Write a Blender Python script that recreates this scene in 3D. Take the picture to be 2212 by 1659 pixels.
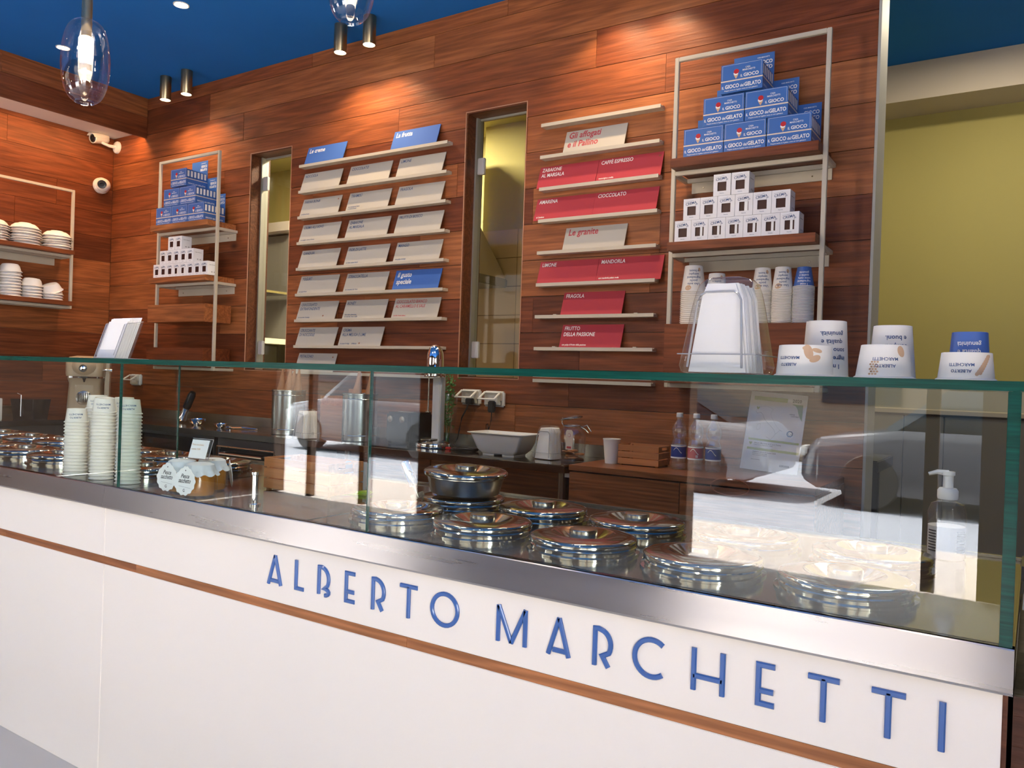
import bpy, math, random
from mathutils import Vector, Matrix
PI = math.pi
random.seed(7)
C = bpy.context.scene.collection
SC = bpy.context.scene
for o in list(bpy.data.objects):
    bpy.data.objects.remove(o)

# ------------------------------------------------------------------ camera, world, sun, exposure
cam_d = bpy.data.cameras.new('camera')
cam_d.sensor_width = 36.0
cam_d.lens = 1732.43 / 2212 * 36.0
cam_d.clip_start = 0.02
cam = bpy.data.objects.new('camera', cam_d)
C.objects.link(cam)
yaw, pit, rol = 0.579481722, -0.0064957359, 0.0335581552
f_ = Vector((-math.sin(yaw) * math.cos(pit), math.cos(yaw) * math.cos(pit), math.sin(pit)))
r_ = Vector((math.cos(yaw), math.sin(yaw), 0))
u_ = r_.cross(f_)
r2 = r_ * math.cos(rol) + u_ * math.sin(rol)
u2 = -r_ * math.sin(rol) + u_ * math.cos(rol)
M = Matrix((r2, u2, -f_)).transposed().to_4x4()
M.translation = Vector((0, 0, 1.30))
cam.matrix_world = M
SC.camera = cam

world = bpy.data.worlds.new('world')
SC.world = world
world.use_nodes = True
wn = world.node_tree
wn.nodes.clear()
wo = wn.nodes.new('ShaderNodeOutputWorld')
bg = wn.nodes.new('ShaderNodeBackground')
sky = wn.nodes.new('ShaderNodeTexSky')
sky.sky_type = 'NISHITA'
sky.sun_disc = False
sky.sun_elevation = math.radians(50)
sky.sun_rotation = math.radians(250)
bg.inputs['Strength'].default_value = 2.3
hs = wn.nodes.new('ShaderNodeHueSaturation')
hs.inputs['Saturation'].default_value = 0.12
wn.links.new(sky.outputs[0], hs.inputs['Color'])
wn.links.new(hs.outputs[0], bg.inputs[0])
wn.links.new(bg.outputs[0], wo.inputs[0])

sun_d = bpy.data.lights.new('sun', 'SUN')
sun_d.energy = 26.0
sun_d.color = (1.0, 0.93, 0.86)
sun_d.angle = math.radians(0.6)
sun = bpy.data.objects.new('sun', sun_d)
C.objects.link(sun)
sun.rotation_euler = Vector((0.60, 0.05, -0.80)).to_track_quat('-Z', 'Y').to_euler()

SC.view_settings.view_transform = 'Standard'
SC.view_settings.look = 'None'
SC.view_settings.gamma = 1.0
SC.view_settings.use_curve_mapping = False
SC.view_settings.exposure = 0.98
SC.cycles.use_denoising = True
SC.cycles.max_bounces = 10
SC.cycles.diffuse_bounces = 5
SC.cycles.glossy_bounces = 5
SC.cycles.transmission_bounces = 6
SC.cycles.transparent_max_bounces = 24
SC.cycles.caustics_reflective = False
SC.cycles.caustics_refractive = False
SC.cycles.sample_clamp_indirect = 6.0

# ------------------------------------------------------------------ materials
MATS = {}
def new_mat(name):
    m = bpy.data.materials.new(name)
    m.use_nodes = True
    nt = m.node_tree
    nt.nodes.clear()
    out = nt.nodes.new('ShaderNodeOutputMaterial')
    MATS[name] = m
    return m, nt, out
def principled(name, col, rough=0.5, metal=0.0, spec=0.5, coat=0.0, bump=0.0, bscale=60.0, var=0.0, vscale=8.0, stretch=None,
               aniso=0.0, trans=0.0, emit=None, es=0.0, sss=0.0, rvar=0.0):
    m, nt, out = new_mat(name)
    p = nt.nodes.new('ShaderNodeBsdfPrincipled')
    p.inputs['Base Color'].default_value = (*col, 1)
    p.inputs['Roughness'].default_value = rough
    p.inputs['Metallic'].default_value = metal
    p.inputs['Specular IOR Level'].default_value = spec
    p.inputs['Coat Weight'].default_value = coat
    p.inputs['Transmission Weight'].default_value = trans
    if emit:
        p.inputs['Emission Color'].default_value = (*emit, 1)
        p.inputs['Emission Strength'].default_value = es
    tc = None
    if bump or var or rvar:
        tc = nt.nodes.new('ShaderNodeTexCoord')
        src = tc.outputs['Object']
        if stretch:
            mp = nt.nodes.new('ShaderNodeMapping')
            mp.inputs['Scale'].default_value = stretch
            nt.links.new(src, mp.inputs['Vector'])
            src = mp.outputs[0]
    if var:
        n = nt.nodes.new('ShaderNodeTexNoise')
        n.inputs['Scale'].default_value = vscale
        n.inputs['Detail'].default_value = 4
        nt.links.new(src, n.inputs['Vector'])
        mx = nt.nodes.new('ShaderNodeMix')
        mx.data_type = 'RGBA'
        mx.inputs[6].default_value = (*[c * (1 - var) for c in col], 1)
        mx.inputs[7].default_value = (*[min(1, c * (1 + var)) for c in col], 1)
        nt.links.new(n.outputs['Fac'], mx.inputs[0])
        nt.links.new(mx.outputs[2], p.inputs['Base Color'])
    if rvar:
        n = nt.nodes.new('ShaderNodeTexNoise')
        n.inputs['Scale'].default_value = vscale
        n.inputs['Detail'].default_value = 5
        nt.links.new(src, n.inputs['Vector'])
        mr = nt.nodes.new('ShaderNodeMapRange')
        mr.inputs[1].default_value = 0.3
        mr.inputs[2].default_value = 0.7
        mr.inputs[3].default_value = max(0.02, rough - rvar)
        mr.inputs[4].default_value = rough + rvar
        nt.links.new(n.outputs['Fac'], mr.inputs[0])
        nt.links.new(mr.outputs[0], p.inputs['Roughness'])
    if bump:
        n = nt.nodes.new('ShaderNodeTexNoise')
        n.inputs['Scale'].default_value = bscale
        n.inputs['Detail'].default_value = 3
        nt.links.new(src, n.inputs['Vector'])
        b = nt.nodes.new('ShaderNodeBump')
        b.inputs['Strength'].default_value = bump
        b.inputs['Distance'].default_value = 0.01
        nt.links.new(n.outputs['Fac'], b.inputs['Height'])
        nt.links.new(b.outputs[0], p.inputs['Normal'])
    if aniso:
        p.inputs['Anisotropic'].default_value = aniso
        cx = nt.nodes.new('ShaderNodeCombineXYZ')
        cx.inputs[2].default_value = 1.0
        nt.links.new(cx.outputs[0], p.inputs['Tangent'])
    nt.links.new(p.outputs[0], out.inputs[0])
    return m
def thin_glass(name, tint, f0=0.04, rough=0.0, white_mix=0.0):
    m, nt, out = new_mat(name)
    g = nt.nodes.new('ShaderNodeNewGeometry')
    d = nt.nodes.new('ShaderNodeVectorMath'); d.operation = 'DOT_PRODUCT'
    nt.links.new(g.outputs['Normal'], d.inputs[0]); nt.links.new(g.outputs['Incoming'], d.inputs[1])
    a = nt.nodes.new('ShaderNodeMath'); a.operation = 'ABSOLUTE'
    nt.links.new(d.outputs['Value'], a.inputs[0])
    s = nt.nodes.new('ShaderNodeMath'); s.operation = 'SUBTRACT'; s.inputs[0].default_value = 1.0
    nt.links.new(a.outputs[0], s.inputs[1])
    pw = nt.nodes.new('ShaderNodeMath'); pw.operation = 'POWER'; pw.inputs[1].default_value = 5.0
    nt.links.new(s.outputs[0], pw.inputs[0])
    ma = nt.nodes.new('ShaderNodeMath'); ma.operation = 'MULTIPLY_ADD'
    ma.inputs[1].default_value = 1 - f0; ma.inputs[2].default_value = f0
    nt.links.new(pw.outputs[0], ma.inputs[0])
    tr = nt.nodes.new('ShaderNodeBsdfTransparent'); tr.inputs[0].default_value = (*tint, 1)
    gl = nt.nodes.new('ShaderNodeBsdfGlossy'); gl.inputs['Roughness'].default_value = rough
    gl.inputs['Color'].default_value = (1, 1, 1, 1)
    mx = nt.nodes.new('ShaderNodeMixShader')
    nt.links.new(ma.outputs[0], mx.inputs[0]); nt.links.new(tr.outputs[0], mx.inputs[1]); nt.links.new(gl.outputs[0], mx.inputs[2])
    if white_mix:  # even white diffuse veil mixed into the clear surface
        df = nt.nodes.new('ShaderNodeBsdfDiffuse'); df.inputs[0].default_value = (0.9, 0.9, 0.9, 1)
        m2 = nt.nodes.new('ShaderNodeMixShader'); m2.inputs[0].default_value = white_mix
        nt.links.new(mx.outputs[0], m2.inputs[1]); nt.links.new(df.outputs[0], m2.inputs[2])
        mx = m2
    nt.links.new(mx.outputs[0], out.inputs[0])
    return m
def wood(name, axis='X', tones=None, rough=0.46, ring=1.0, contrast=1.0):
    """planks in object (= world) coordinates, grain along axis, tone by object"""
    tones = tones or [(0.115, 0.029, 0.010), (0.195, 0.052, 0.018), (0.255, 0.074, 0.025), (0.320, 0.104, 0.035), (0.410, 0.155, 0.056)]
    m, nt, out = new_mat(name)
    L = nt.links.new
    tc = nt.nodes.new('ShaderNodeTexCoord')
    oi = nt.nodes.new('ShaderNodeObjectInfo')
    mul = nt.nodes.new('ShaderNodeVectorMath'); mul.operation = 'SCALE'
    cmb = nt.nodes.new('ShaderNodeCombineXYZ')
    for i in range(3): L(oi.outputs['Random'], cmb.inputs[i])
    L(cmb.outputs[0], mul.inputs[0]); mul.inputs['Scale'].default_value = 37.0
    add = nt.nodes.new('ShaderNodeVectorMath'); add.operation = 'ADD'
    L(tc.outputs['Object'], add.inputs[0]); L(mul.outputs[0], add.inputs[1])
    mp = nt.nodes.new('ShaderNodeMapping')
    sc = {'X': (0.09, 1, 1), 'Y': (1, 0.09, 1), 'Z': (1, 1, 0.09)}[axis]
    mp.inputs['Scale'].default_value = sc
    L(add.outputs[0], mp.inputs['Vector'])
    big = nt.nodes.new('ShaderNodeTexNoise'); big.inputs['Scale'].default_value = 5.0; big.inputs['Detail'].default_value = 2.0
    L(mp.outputs[0], big.inputs['Vector'])
    # rings: sine of a distorted height field
    rg = nt.nodes.new('ShaderNodeMath'); rg.operation = 'MULTIPLY'; rg.inputs[1].default_value = 75.0 * ring
    L(big.outputs['Fac'], rg.inputs[0])
    sn = nt.nodes.new('ShaderNodeMath'); sn.operation = 'SINE'; L(rg.outputs[0], sn.inputs[0])
    sa = nt.nodes.new('ShaderNodeMath'); sa.operation = 'MULTIPLY_ADD'; sa.inputs[1].default_value = 0.5; sa.inputs[2].default_value = 0.5
    L(sn.outputs[0], sa.inputs[0])
    fp = nt.nodes.new('ShaderNodeTexNoise'); fp.inputs['Scale'].default_value = 90.0; fp.inputs['Detail'].default_value = 4.0
    mp2 = nt.nodes.new('ShaderNodeMapping')
    mp2.inputs['Scale'].default_value = {'X': (0.05, 1, 1), 'Y': (1, 0.05, 1), 'Z': (1, 1, 0.05)}[axis]
    L(add.outputs[0], mp2.inputs['Vector']); L(mp2.outputs[0], fp.inputs['Vector'])
    patch = nt.nodes.new('ShaderNodeTexNoise'); patch.inputs['Scale'].default_value = 3.5; patch.inputs['Detail'].default_value = 5.0
    mp3 = nt.nodes.new('ShaderNodeMapping')
    mp3.inputs['Scale'].default_value = {'X': (0.35, 1, 1), 'Y': (1, 0.35, 1), 'Z': (1, 1, 0.35)}[axis]
    L(add.outputs[0], mp3.inputs['Vector']); L(mp3.outputs[0], patch.inputs['Vector'])
    ramp = nt.nodes.new('ShaderNodeValToRGB')
    cr = ramp.color_ramp
    cr.elements[0].position = 0.0; cr.elements[0].color = (*tones[0], 1)
    cr.elements[1].position = 1.0; cr.elements[1].color = (*tones[-1], 1)
    for i, t in enumerate(tones[1:-1]):
        e = cr.elements.new((i + 1) / (len(tones) - 1)); e.color = (*t, 1)
    # tone = random*0.6 + patch*0.5
    w1 = nt.nodes.new('ShaderNodeMath'); w1.operation = 'MULTIPLY_ADD'; w1.inputs[1].default_value = 0.80 ; w1.inputs[2].default_value = -0.20
    L(oi.outputs['Random'], w1.inputs[0])
    w2 = nt.nodes.new('ShaderNodeMath'); w2.operation = 'MULTIPLY_ADD'; w2.inputs[1].default_value = 0.62
    L(patch.outputs['Fac'], w2.inputs[0]); L(w1.outputs[0], w2.inputs[2])
    L(w2.outputs[0], ramp.inputs[0])
    # darken by rings and pores
    k1 = nt.nodes.new('ShaderNodeMapRange'); k1.inputs[1].default_value = 0.0; k1.inputs[2].default_value = 1.0
    k1.inputs[3].default_value = 1 - 0.24 * contrast; k1.inputs[4].default_value = 1.06
    L(sa.outputs[0], k1.inputs[0])
    k2 = nt.nodes.new('ShaderNodeMapRange'); k2.inputs[1].default_value = 0.35; k2.inputs[2].default_value = 0.62
    k2.inputs[3].default_value = 1 - 0.26 * contrast; k2.inputs[4].default_value = 1.08
    L(fp.outputs['Fac'], k2.inputs[0])
    km = nt.nodes.new('ShaderNodeMath'); km.operation = 'MULTIPLY'; L(k1.outputs[0], km.inputs[0]); L(k2.outputs[0], km.inputs[1])
    vm = nt.nodes.new('ShaderNodeVectorMath'); vm.operation = 'SCALE'
    L(ramp.outputs['Color'], vm.inputs[0]); L(km.outputs[0], vm.inputs['Scale'])
    # knots
    vo = nt.nodes.new('ShaderNodeTexVoronoi'); vo.inputs['Scale'].default_value = 1.7
    mp4 = nt.nodes.new('ShaderNodeMapping')
    mp4.inputs['Scale'].default_value = {'X': (0.6, 1, 1), 'Y': (1, 0.6, 1), 'Z': (1, 1, 0.6)}[axis]
    L(add.outputs[0], mp4.inputs['Vector']); L(mp4.outputs[0], vo.inputs['Vector'])
    kr = nt.nodes.new('ShaderNodeMapRange'); kr.inputs[1].default_value = 0.015; kr.inputs[2].default_value = 0.06
    kr.inputs[3].default_value = 0.25; kr.inputs[4].default_value = 1.0
    L(vo.outputs['Distance'], kr.inputs[0])
    vm2 = nt.nodes.new('ShaderNodeVectorMath'); vm2.operation = 'SCALE'
    L(vm.outputs[0], vm2.inputs[0]); L(kr.outputs[0], vm2.inputs['Scale'])
    p = nt.nodes.new('ShaderNodeBsdfPrincipled')
    L(vm2.outputs[0], p.inputs['Base Color'])
    p.inputs['Roughness'].default_value = rough
    p.inputs['Specular IOR Level'].default_value = 0.28
    b = nt.nodes.new('ShaderNodeBump'); b.inputs['Strength'].default_value = 0.35; b.inputs['Distance'].default_value = 0.004
    L(km.outputs[0], b.inputs['Height']); L(b.outputs[0], p.inputs['Normal'])
    L(p.outputs[0], out.inputs[0])
    return m

wood('plank_x', 'X')
wood('plank_y', 'Y')
wood('dark_wood_x', 'X', [(0.055, 0.017, 0.008), (0.10, 0.032, 0.014), (0.13, 0.042, 0.018), (0.16, 0.055, 0.023)])
wood('oak_strip', 'X', [(0.30, 0.10, 0.035), (0.42, 0.16, 0.06), (0.47, 0.19, 0.075)], rough=0.5, ring=1.6)
wood('crate_wood', 'X', [(0.40, 0.15, 0.05), (0.50, 0.20, 0.072), (0.55, 0.235, 0.09)], rough=0.55, ring=0.5, contrast=0.5)
wood('cabinet_wood', 'X', [(0.18, 0.060, 0.022), (0.26, 0.090, 0.034), (0.33, 0.125, 0.048)], rough=0.35, ring=1.5, contrast=1.2)
principled('blue_ceiling', (0.012, 0.150, 0.52), 0.85, var=0.12, vscale=1.5, spec=0.2)
principled('ceiling_white', (0.72, 0.70, 0.66), 0.8)
principled('floor_grey', (0.50, 0.48, 0.45), 0.45, var=0.08, vscale=3)
principled('paving', (0.62, 0.55, 0.50), 0.8, var=0.10, vscale=2.5)
principled('asphalt', (0.34, 0.36, 0.41), 0.9, var=0.10, vscale=4)
principled('yellow_wall', (0.42, 0.37, 0.125), 0.8, var=0.04, vscale=2)
principled('beam_grey', (0.50, 0.44, 0.36), 0.85, var=0.05, vscale=2)
principled('jamb_grey', (0.44, 0.43, 0.37), 0.6)
principled('wall_plaster', (0.12, 0.075, 0.05), 0.85)
principled('counter_white', (0.89, 0.825, 0.735), 0.38, var=0.02, vscale=2.0)
principled('letter_blue', (0.035, 0.115, 0.36), 0.28, coat=0.3)
principled('steel_brushed', (0.55, 0.53, 0.515), 0.29, 1.0, aniso=0.92, rvar=0.03, vscale=1.0, stretch=(1.5, 1.5, 40))
principled('steel_deck', (0.36, 0.335, 0.305), 0.13, 1.0, bump=0.01, bscale=6)
principled('steel_polished', (0.52, 0.49, 0.44), 0.10, 1.0, bump=0.012, bscale=16)
principled('steel_satin', (0.44, 0.41, 0.36), 0.26, 1.0, bump=0.02, bscale=30)
principled('chrome', (0.85, 0.85, 0.85), 0.05, 1.0)
principled('brass', (0.36, 0.29, 0.18), 0.30, 1.0)
principled('frame_cream', (0.54, 0.49, 0.39), 0.42)
principled('ledge_cream', (0.52, 0.47, 0.375), 0.5)
principled('card_cream', (0.45, 0.425, 0.375), 0.75, spec=0.2)
principled('card_blue', (0.060, 0.150, 0.46), 0.75, spec=0.2)
principled('card_red', (0.42, 0.050, 0.065), 0.75, spec=0.2)
principled('ink_blue', (0.030, 0.075, 0.19), 0.6)
principled('ink_red', (0.42, 0.05, 0.06), 0.6)
principled('ink_dark', (0.02, 0.02, 0.025), 0.6)
principled('ink_white', (0.85, 0.84, 0.80), 0.6)
principled('ink_tan', (0.62, 0.40, 0.24), 0.6)
principled('ink_brown', (0.25, 0.07, 0.02), 0.6)
principled('box_blue', (0.045, 0.14, 0.42), 0.35)
principled('box_white', (0.78, 0.78, 0.80), 0.45)
principled('jar_dark', (0.045, 0.012, 0.009), 0.4, spec=0.3)
principled('band_cream', (0.75, 0.62, 0.48), 0.5)
principled('paper_cup', (0.84, 0.80, 0.72), 0.5)
principled('paper_cup_blue', (0.06, 0.14, 0.42), 0.45)
principled('paper_white', (0.88, 0.88, 0.86), 0.6)
principled('napkin', (0.93, 0.90, 0.84), 0.9, bump=0.05, bscale=40)
principled('foam_white', (0.80, 0.77, 0.74), 0.6)
principled('plastic_white', (0.80, 0.79, 0.75), 0.3)
principled('plastic_cream', (0.70, 0.66, 0.55), 0.35)
principled('plastic_black', (0.012, 0.012, 0.013), 0.25)
principled('rubber_black', (0.02, 0.02, 0.02), 0.5)
principled('machine_beige', (0.42, 0.33, 0.22), 0.3)
principled('green_plastic', (0.40, 0.62, 0.03), 0.35)
principled('cone_wafer', (0.36, 0.17, 0.08), 0.7, var=0.2, vscale=60)
principled('galvanised', (0.42, 0.46, 0.47), 0.25, 1.0, bump=0.05, bscale=20)
principled('grey_plastic', (0.35, 0.37, 0.38), 0.4)
principled('grey_cabinet', (0.17, 0.16, 0.13), 0.5)
principled('dark_grey', (0.05, 0.05, 0.05), 0.5)
principled('tile', (0.55, 0.46, 0.28), 0.25)
principled('grout', (0.22, 0.17, 0.09), 0.8)
principled('peach', (0.55, 0.22, 0.03), 0.15, var=0.25, vscale=30)
principled('cloth_cover', (0.66, 0.70, 0.72), 0.8, bump=0.1, bscale=60)
principled('biscuit', (0.32, 0.13, 0.05), 0.8)
principled('label_green', (0.30, 0.38, 0.06), 0.6)
principled('leaf_green', (0.06, 0.22, 0.04), 0.6)
principled('logo_blue', (0.02, 0.10, 0.28), 0.5)
principled('water_blue_label', (0.02, 0.05, 0.26), 0.4)
principled('water_red_label', (0.45, 0.05, 0.08), 0.4)
principled('red_plastic', (0.5, 0.02, 0.02), 0.3)
principled('copper_trim', (0.55, 0.30, 0.18), 0.5)
principled('aluminium', (0.36, 0.36, 0.32), 0.45, 0.6)
principled('hinge_metal', (0.60, 0.60, 0.60), 0.35, 0.5)
principled('facade_far', (0.16, 0.13, 0.10), 0.9, var=0.15, vscale=0.6)
principled('facade_frame', (0.10, 0.06, 0.04), 0.5)
principled('dark_glass', (0.02, 0.03, 0.04), 0.1)
principled('lamp_glow', (1, 1, 1), 0.5, emit=(1.0, 0.82, 0.60), es=18.0)
principled('bulb_glow', (1, 1, 1), 0.5, emit=(1.0, 0.85, 0.66), es=7.0)
principled('frosted_tube', (0.85, 0.80, 0.72), 0.4)
principled('glass_edge', (0.003, 0.060, 0.044), 0.22, spec=0.25, var=0.85, vscale=3.0, stretch=(3, 3, 90))
principled('acrylic_edge', (0.38, 0.38, 0.38), 0.1, spec=0.8)
thin_glass('pane_glass', (0.955, 0.985, 0.970), 0.037)
thin_glass('clear_glass', (0.975, 0.975, 0.975), 0.06)
thin_glass('window_glass', (0.96, 0.97, 0.96), 0.018)
thin_glass('lamp_glass', (0.93, 0.90, 0.88), 0.10)
thin_glass('clear_plastic', (0.97, 0.97, 0.97), 0.035, rough=0.03, white_mix=0.03)
thin_glass('bottle_plastic', (0.94, 0.96, 0.965), 0.13, rough=0.0, white_mix=0.045)
def mat(n): return MATS[n]

# ------------------------------------------------------------------ geometry helpers
class MB:
    def __init__(s): s.v, s.f, s.m = [], [], []
    def add(s, vs, fs, mi=0, T=None):
        o = len(s.v)
        if T is not None: vs = [T @ Vector(v) for v in vs]
        s.v += [tuple(v) for v in vs]
        s.f += [tuple(i + o for i in f) for f in fs]
        s.m += [mi] * len(fs)
        return s
    def box(s, x0, x1, y0, y1, z0, z1, mi=0, T=None):
        vs = [(x0, y0, z0), (x1, y0, z0), (x1, y1, z0), (x0, y1, z0), (x0, y0, z1), (x1, y0, z1), (x1, y1, z1), (x0, y1, z1)]
        return s.add(vs, [(0, 3, 2, 1), (4, 5, 6, 7), (0, 1, 5, 4), (1, 2, 6, 5), (2, 3, 7, 6), (3, 0, 4, 7)], mi, T)
    def lathe(s, prof, seg=32, mi=0, T=None, cap=True, sx=1.0, sy=1.0):
        vs, fs = [], []
        n = len(prof)
        for k in range(seg):
            a = 2 * PI * k / seg
            for r, z in prof: vs.append((r * math.cos(a) * sx, r * math.sin(a) * sy, z))
        for k in range(seg):
            k2 = (k + 1) % seg
            for i in range(n - 1): fs.append((k * n + i, k2 * n + i, k2 * n + i + 1, k * n + i + 1))
        if cap:
            if prof[0][0] > 1e-6: fs.append(tuple(k * n for k in reversed(range(seg))))
            if prof[-1][0] > 1e-6: fs.append(tuple(k * n + n - 1 for k in range(seg)))
        return s.add(vs, fs, mi, T)
    def tube(s, pts, r, seg=8, mi=0, T=None, closed=False):
        pts = [Vector(p) for p in pts]
        n = len(pts)
        vs, fs = [], []
        ref = Vector((0, 0, 1))
        for i, p in enumerate(pts):
            if closed: d = pts[(i + 1) % n] - pts[(i - 1) % n]
            else: d = pts[min(i + 1, n - 1)] - pts[max(i - 1, 0)]
            d.normalize()
            rf = ref if abs(d.dot(ref)) < 0.95 else Vector((1, 0, 0))
            a = d.cross(rf).normalized(); b = d.cross(a).normalized()
            rr = r[i] if isinstance(r, (list, tuple)) else r
            for k in range(seg):
                t = 2 * PI * k / seg
                vs.append(tuple(p + a * (math.cos(t) * rr) + b * (math.sin(t) * rr)))
        m = n if closed else n - 1
        for i in range(m):
            j = (i + 1) % n
            for k in range(seg):
                k2 = (k + 1) % seg
                fs.append((i * seg + k, i * seg + k2, j * seg + k2, j * seg + k))
        if not closed:
            fs.append(tuple(range(seg))); fs.append(tuple((n - 1) * seg + k for k in reversed(range(seg))))
        return s.add(vs, fs, mi, T)
    def prism(s, poly, d, mi=0, T=None):
        """polygon in XZ extruded along +Y by d (front at y=0)"""
        n = len(poly)
        vs = [(x, 0, z) for x, z in poly] + [(x, d, z) for x, z in poly]
        fs = [tuple(range(n)), tuple(reversed(range(n, 2 * n)))]
        for i in range(n):
            j = (i + 1) % n
            fs.append((i, i + n, j + n, j))
        return s.add(vs, fs, mi, T)
    def loft(s, loops, mi=0, T=None, cap0=True, cap1=True):
        n = len(loops[0]); vs = [p for l in loops for p in l]; fs = []
        for i in range(len(loops) - 1):
            for k in range(n):
                k2 = (k + 1) % n
                fs.append((i * n + k, i * n + k2, (i + 1) * n + k2, (i + 1) * n + k))
        if cap0: fs.append(tuple(reversed(range(n))))
        if cap1: fs.append(tuple((len(loops) - 1) * n + k for k in range(n)))
        return s.add(vs, fs, mi, T)
    def mesh(s, name, mats, smooth=False, bevel=0.0, seg=2):
        me = bpy.data.meshes.new(name)
        me.from_pydata(s.v, [], s.f)
        for mm in (mats if isinstance(mats, (list, tuple)) else [mats]): me.materials.append(mat(mm))
        if any(s.m): me.polygons.foreach_set('material_index', s.m)
        if bevel:
            import bmesh
            bm = bmesh.new(); bm.from_mesh(me)
            es = [e for e in bm.edges if len(e.link_faces) == 2 and e.calc_face_angle(0) > 0.5]
            bmesh.ops.bevel(bm, geom=es, offset=bevel, segments=seg, affect='EDGES', clamp_overlap=True)
            bm.to_mesh(me); bm.free()
            smooth = True
        if smooth:
            me.polygons.foreach_set('use_smooth', [True] * len(me.polygons))
            me.set_sharp_from_angle(angle=0.65)
        me.update()
        return me
def link(name, me, parent=None, loc=None, rot=None):
    o = bpy.data.objects.new(name, me); C.objects.link(o)
    if parent is not None: o.parent = parent
    if loc is not None: o.location = loc
    if rot is not None: o.rotation_euler = rot
    return o
def part(name, mb, mats, parent, smooth=False, bevel=0.0, loc=None, rot=None, label=None):
    o = link(name, mb.mesh(name, mats, smooth, bevel), parent, loc, rot)
    if label: o['label'] = label
    return o
def tag(o, label, cat, group=None):
    o['label'] = label; o['category'] = cat
    if group: o['group'] = group
    return o
def thing(name, label, cat, loc=(0, 0, 0), rz=0.0, group=None, rot=None):
    o = bpy.data.objects.new(name, None); C.objects.link(o)
    o.empty_display_size = 0.05
    o.location = loc; o.rotation_euler = rot if rot else (0, 0, rz)
    return tag(o, label, cat, group)
def struct(name, mb, mats, smooth=False, bevel=0.0, parent=None):
    o = link(name, mb.mesh(name, mats, smooth, bevel), parent)
    if parent is None: o['kind'] = 'structure'
    return o
def dup(root, loc, rz=None, label=None, group=None, rot=None):
    r = root.copy(); C.objects.link(r); r.location = loc
    if rz is not None: r.rotation_euler = (0, 0, rz)
    if rot is not None: r.rotation_euler = rot
    if label: r['label'] = label
    if group: r['group'] = group
    for ch in [c for c in bpy.data.objects if c.parent == root]:
        c = ch.copy(); C.objects.link(c); c.parent = r
        for g in [q for q in bpy.data.objects if q.parent == ch]:
            d = g.copy(); C.objects.link(d); d.parent = c
    return r
def Tm(loc=(0, 0, 0), rx=0, ry=0, rz=0, s=1.0):
    return Matrix.Translation(loc) @ Matrix.Rotation(rz, 4, 'Z') @ Matrix.Rotation(ry, 4, 'Y') @ Matrix.Rotation(rx, 4, 'X') @ Matrix.Scale(s, 4)

# text: flat glyph meshes, (x to the right, y up)
_tc = {}
def glyphs(s, bold=0.0, shear=0.0, sx=1.0, space=1.0):
    key = (s, bold, shear, sx, space)
    if key in _tc: return _tc[key]
    cu = bpy.data.curves.new('t', 'FONT'); cu.body = s; cu.size = 1.0; cu.offset = bold; cu.shear = shear
    cu.space_character = space; cu.resolution_u = 2; cu.fill_mode = 'FRONT'
    ob = bpy.data.objects.new('t', cu); C.objects.link(ob)
    dg = bpy.context.evaluated_depsgraph_get()
    me = ob.evaluated_get(dg).to_mesh()
    vs = [(v.co.x * sx, v.co.y) for v in me.vertices]; fs = [tuple(p.vertices) for p in me.polygons]
    ob.evaluated_get(dg).to_mesh_clear()
    bpy.data.objects.remove(ob); bpy.data.curves.remove(cu)
    x0 = min(v[0] for v in vs) if vs else 0
    vs = [(x - x0, y) for x, y in vs]
    w = max(v[0] for v in vs) if vs else 0
    _tc[key] = (vs, fs, w)
    return _tc[key]
def put_text(mb, s, size, fn, x=0, y=0, align='L', mi=0, width=None, **k):
    k.setdefault('bold', .015)
    """fn maps (x, y) in metres to 3D"""
    vs, fs, w = glyphs(s, **k)
    sx = size if width is None else width / max(w, 1e-6)
    W = w * sx
    ox = x if align == 'L' else (x - W / 2 if align == 'C' else x - W)
    pts = [fn(ox + a * sx, y + b * size) for a, b in vs]
    # keep faces facing outwards: the mapping is orientation preserving by convention
    mb.add(pts, fs, mi)
    return W

# ------------------------------------------------------------------ the room
YB, XL, XR, ZC = 3.80, -6.58, -0.63, 3.47
struct('floor', MB().box(-9.4, 3.0, -3.0, 6.3, -0.1, 0.0), 'floor_grey')
struct('ceiling', MB().box(-9.4, 3.0, -3.2, 6.3, ZC, ZC + 0.15), 'blue_ceiling')
NICHES = [(-4.808, -4.372, 1.296, 2.864), (-2.872, -2.443, 1.296, 2.864)]
def subtract(rects, hole):
    out = []
    hx0, hx1, hz0, hz1 = hole
    for x0, x1, z0, z1 in rects:
        if x1 <= hx0 or x0 >= hx1 or z1 <= hz0 or z0 >= hz1: out.append((x0, x1, z0, z1)); continue
        if x0 < hx0: out.append((x0, hx0, z0, z1))
        if x1 > hx1: out.append((hx1, x1, z0, z1))
        a, b = max(x0, hx0), min(x1, hx1)
        if z0 < hz0: out.append((a, b, z0, hz0))
        if z1 > hz1: out.append((a, b, hz1, z1))
    return out
core = [(XL - 0.8, XR, 0.0, ZC)]
for h in NICHES: core = subtract(core, h)
mb = MB()
for x0, x1, z0, z1 in core: mb.box(x0, x1, YB + 0.012, YB + 0.17, z0, z1)
wall_back = struct('wall_back', mb, 'facade_frame')
ROWS = [0.0] + [0.1475 + 0.2018 * k for k in range(1, 17)]
ROWS = [z for z in ROWS if z < ZC - 0.05] + [ZC]
JO = {3.1735: [-5.3, -3.13], 2.9717: [-4.9, -2.02], 2.7699: [-3.4, -1.62], 2.5681: [-5.1, -2.44], 1.1554: [-4.1, -2.118], 1.3572: [-2.06, -0.98], 3.3753: [-4.2, -2.6, -1.35]}
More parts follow.
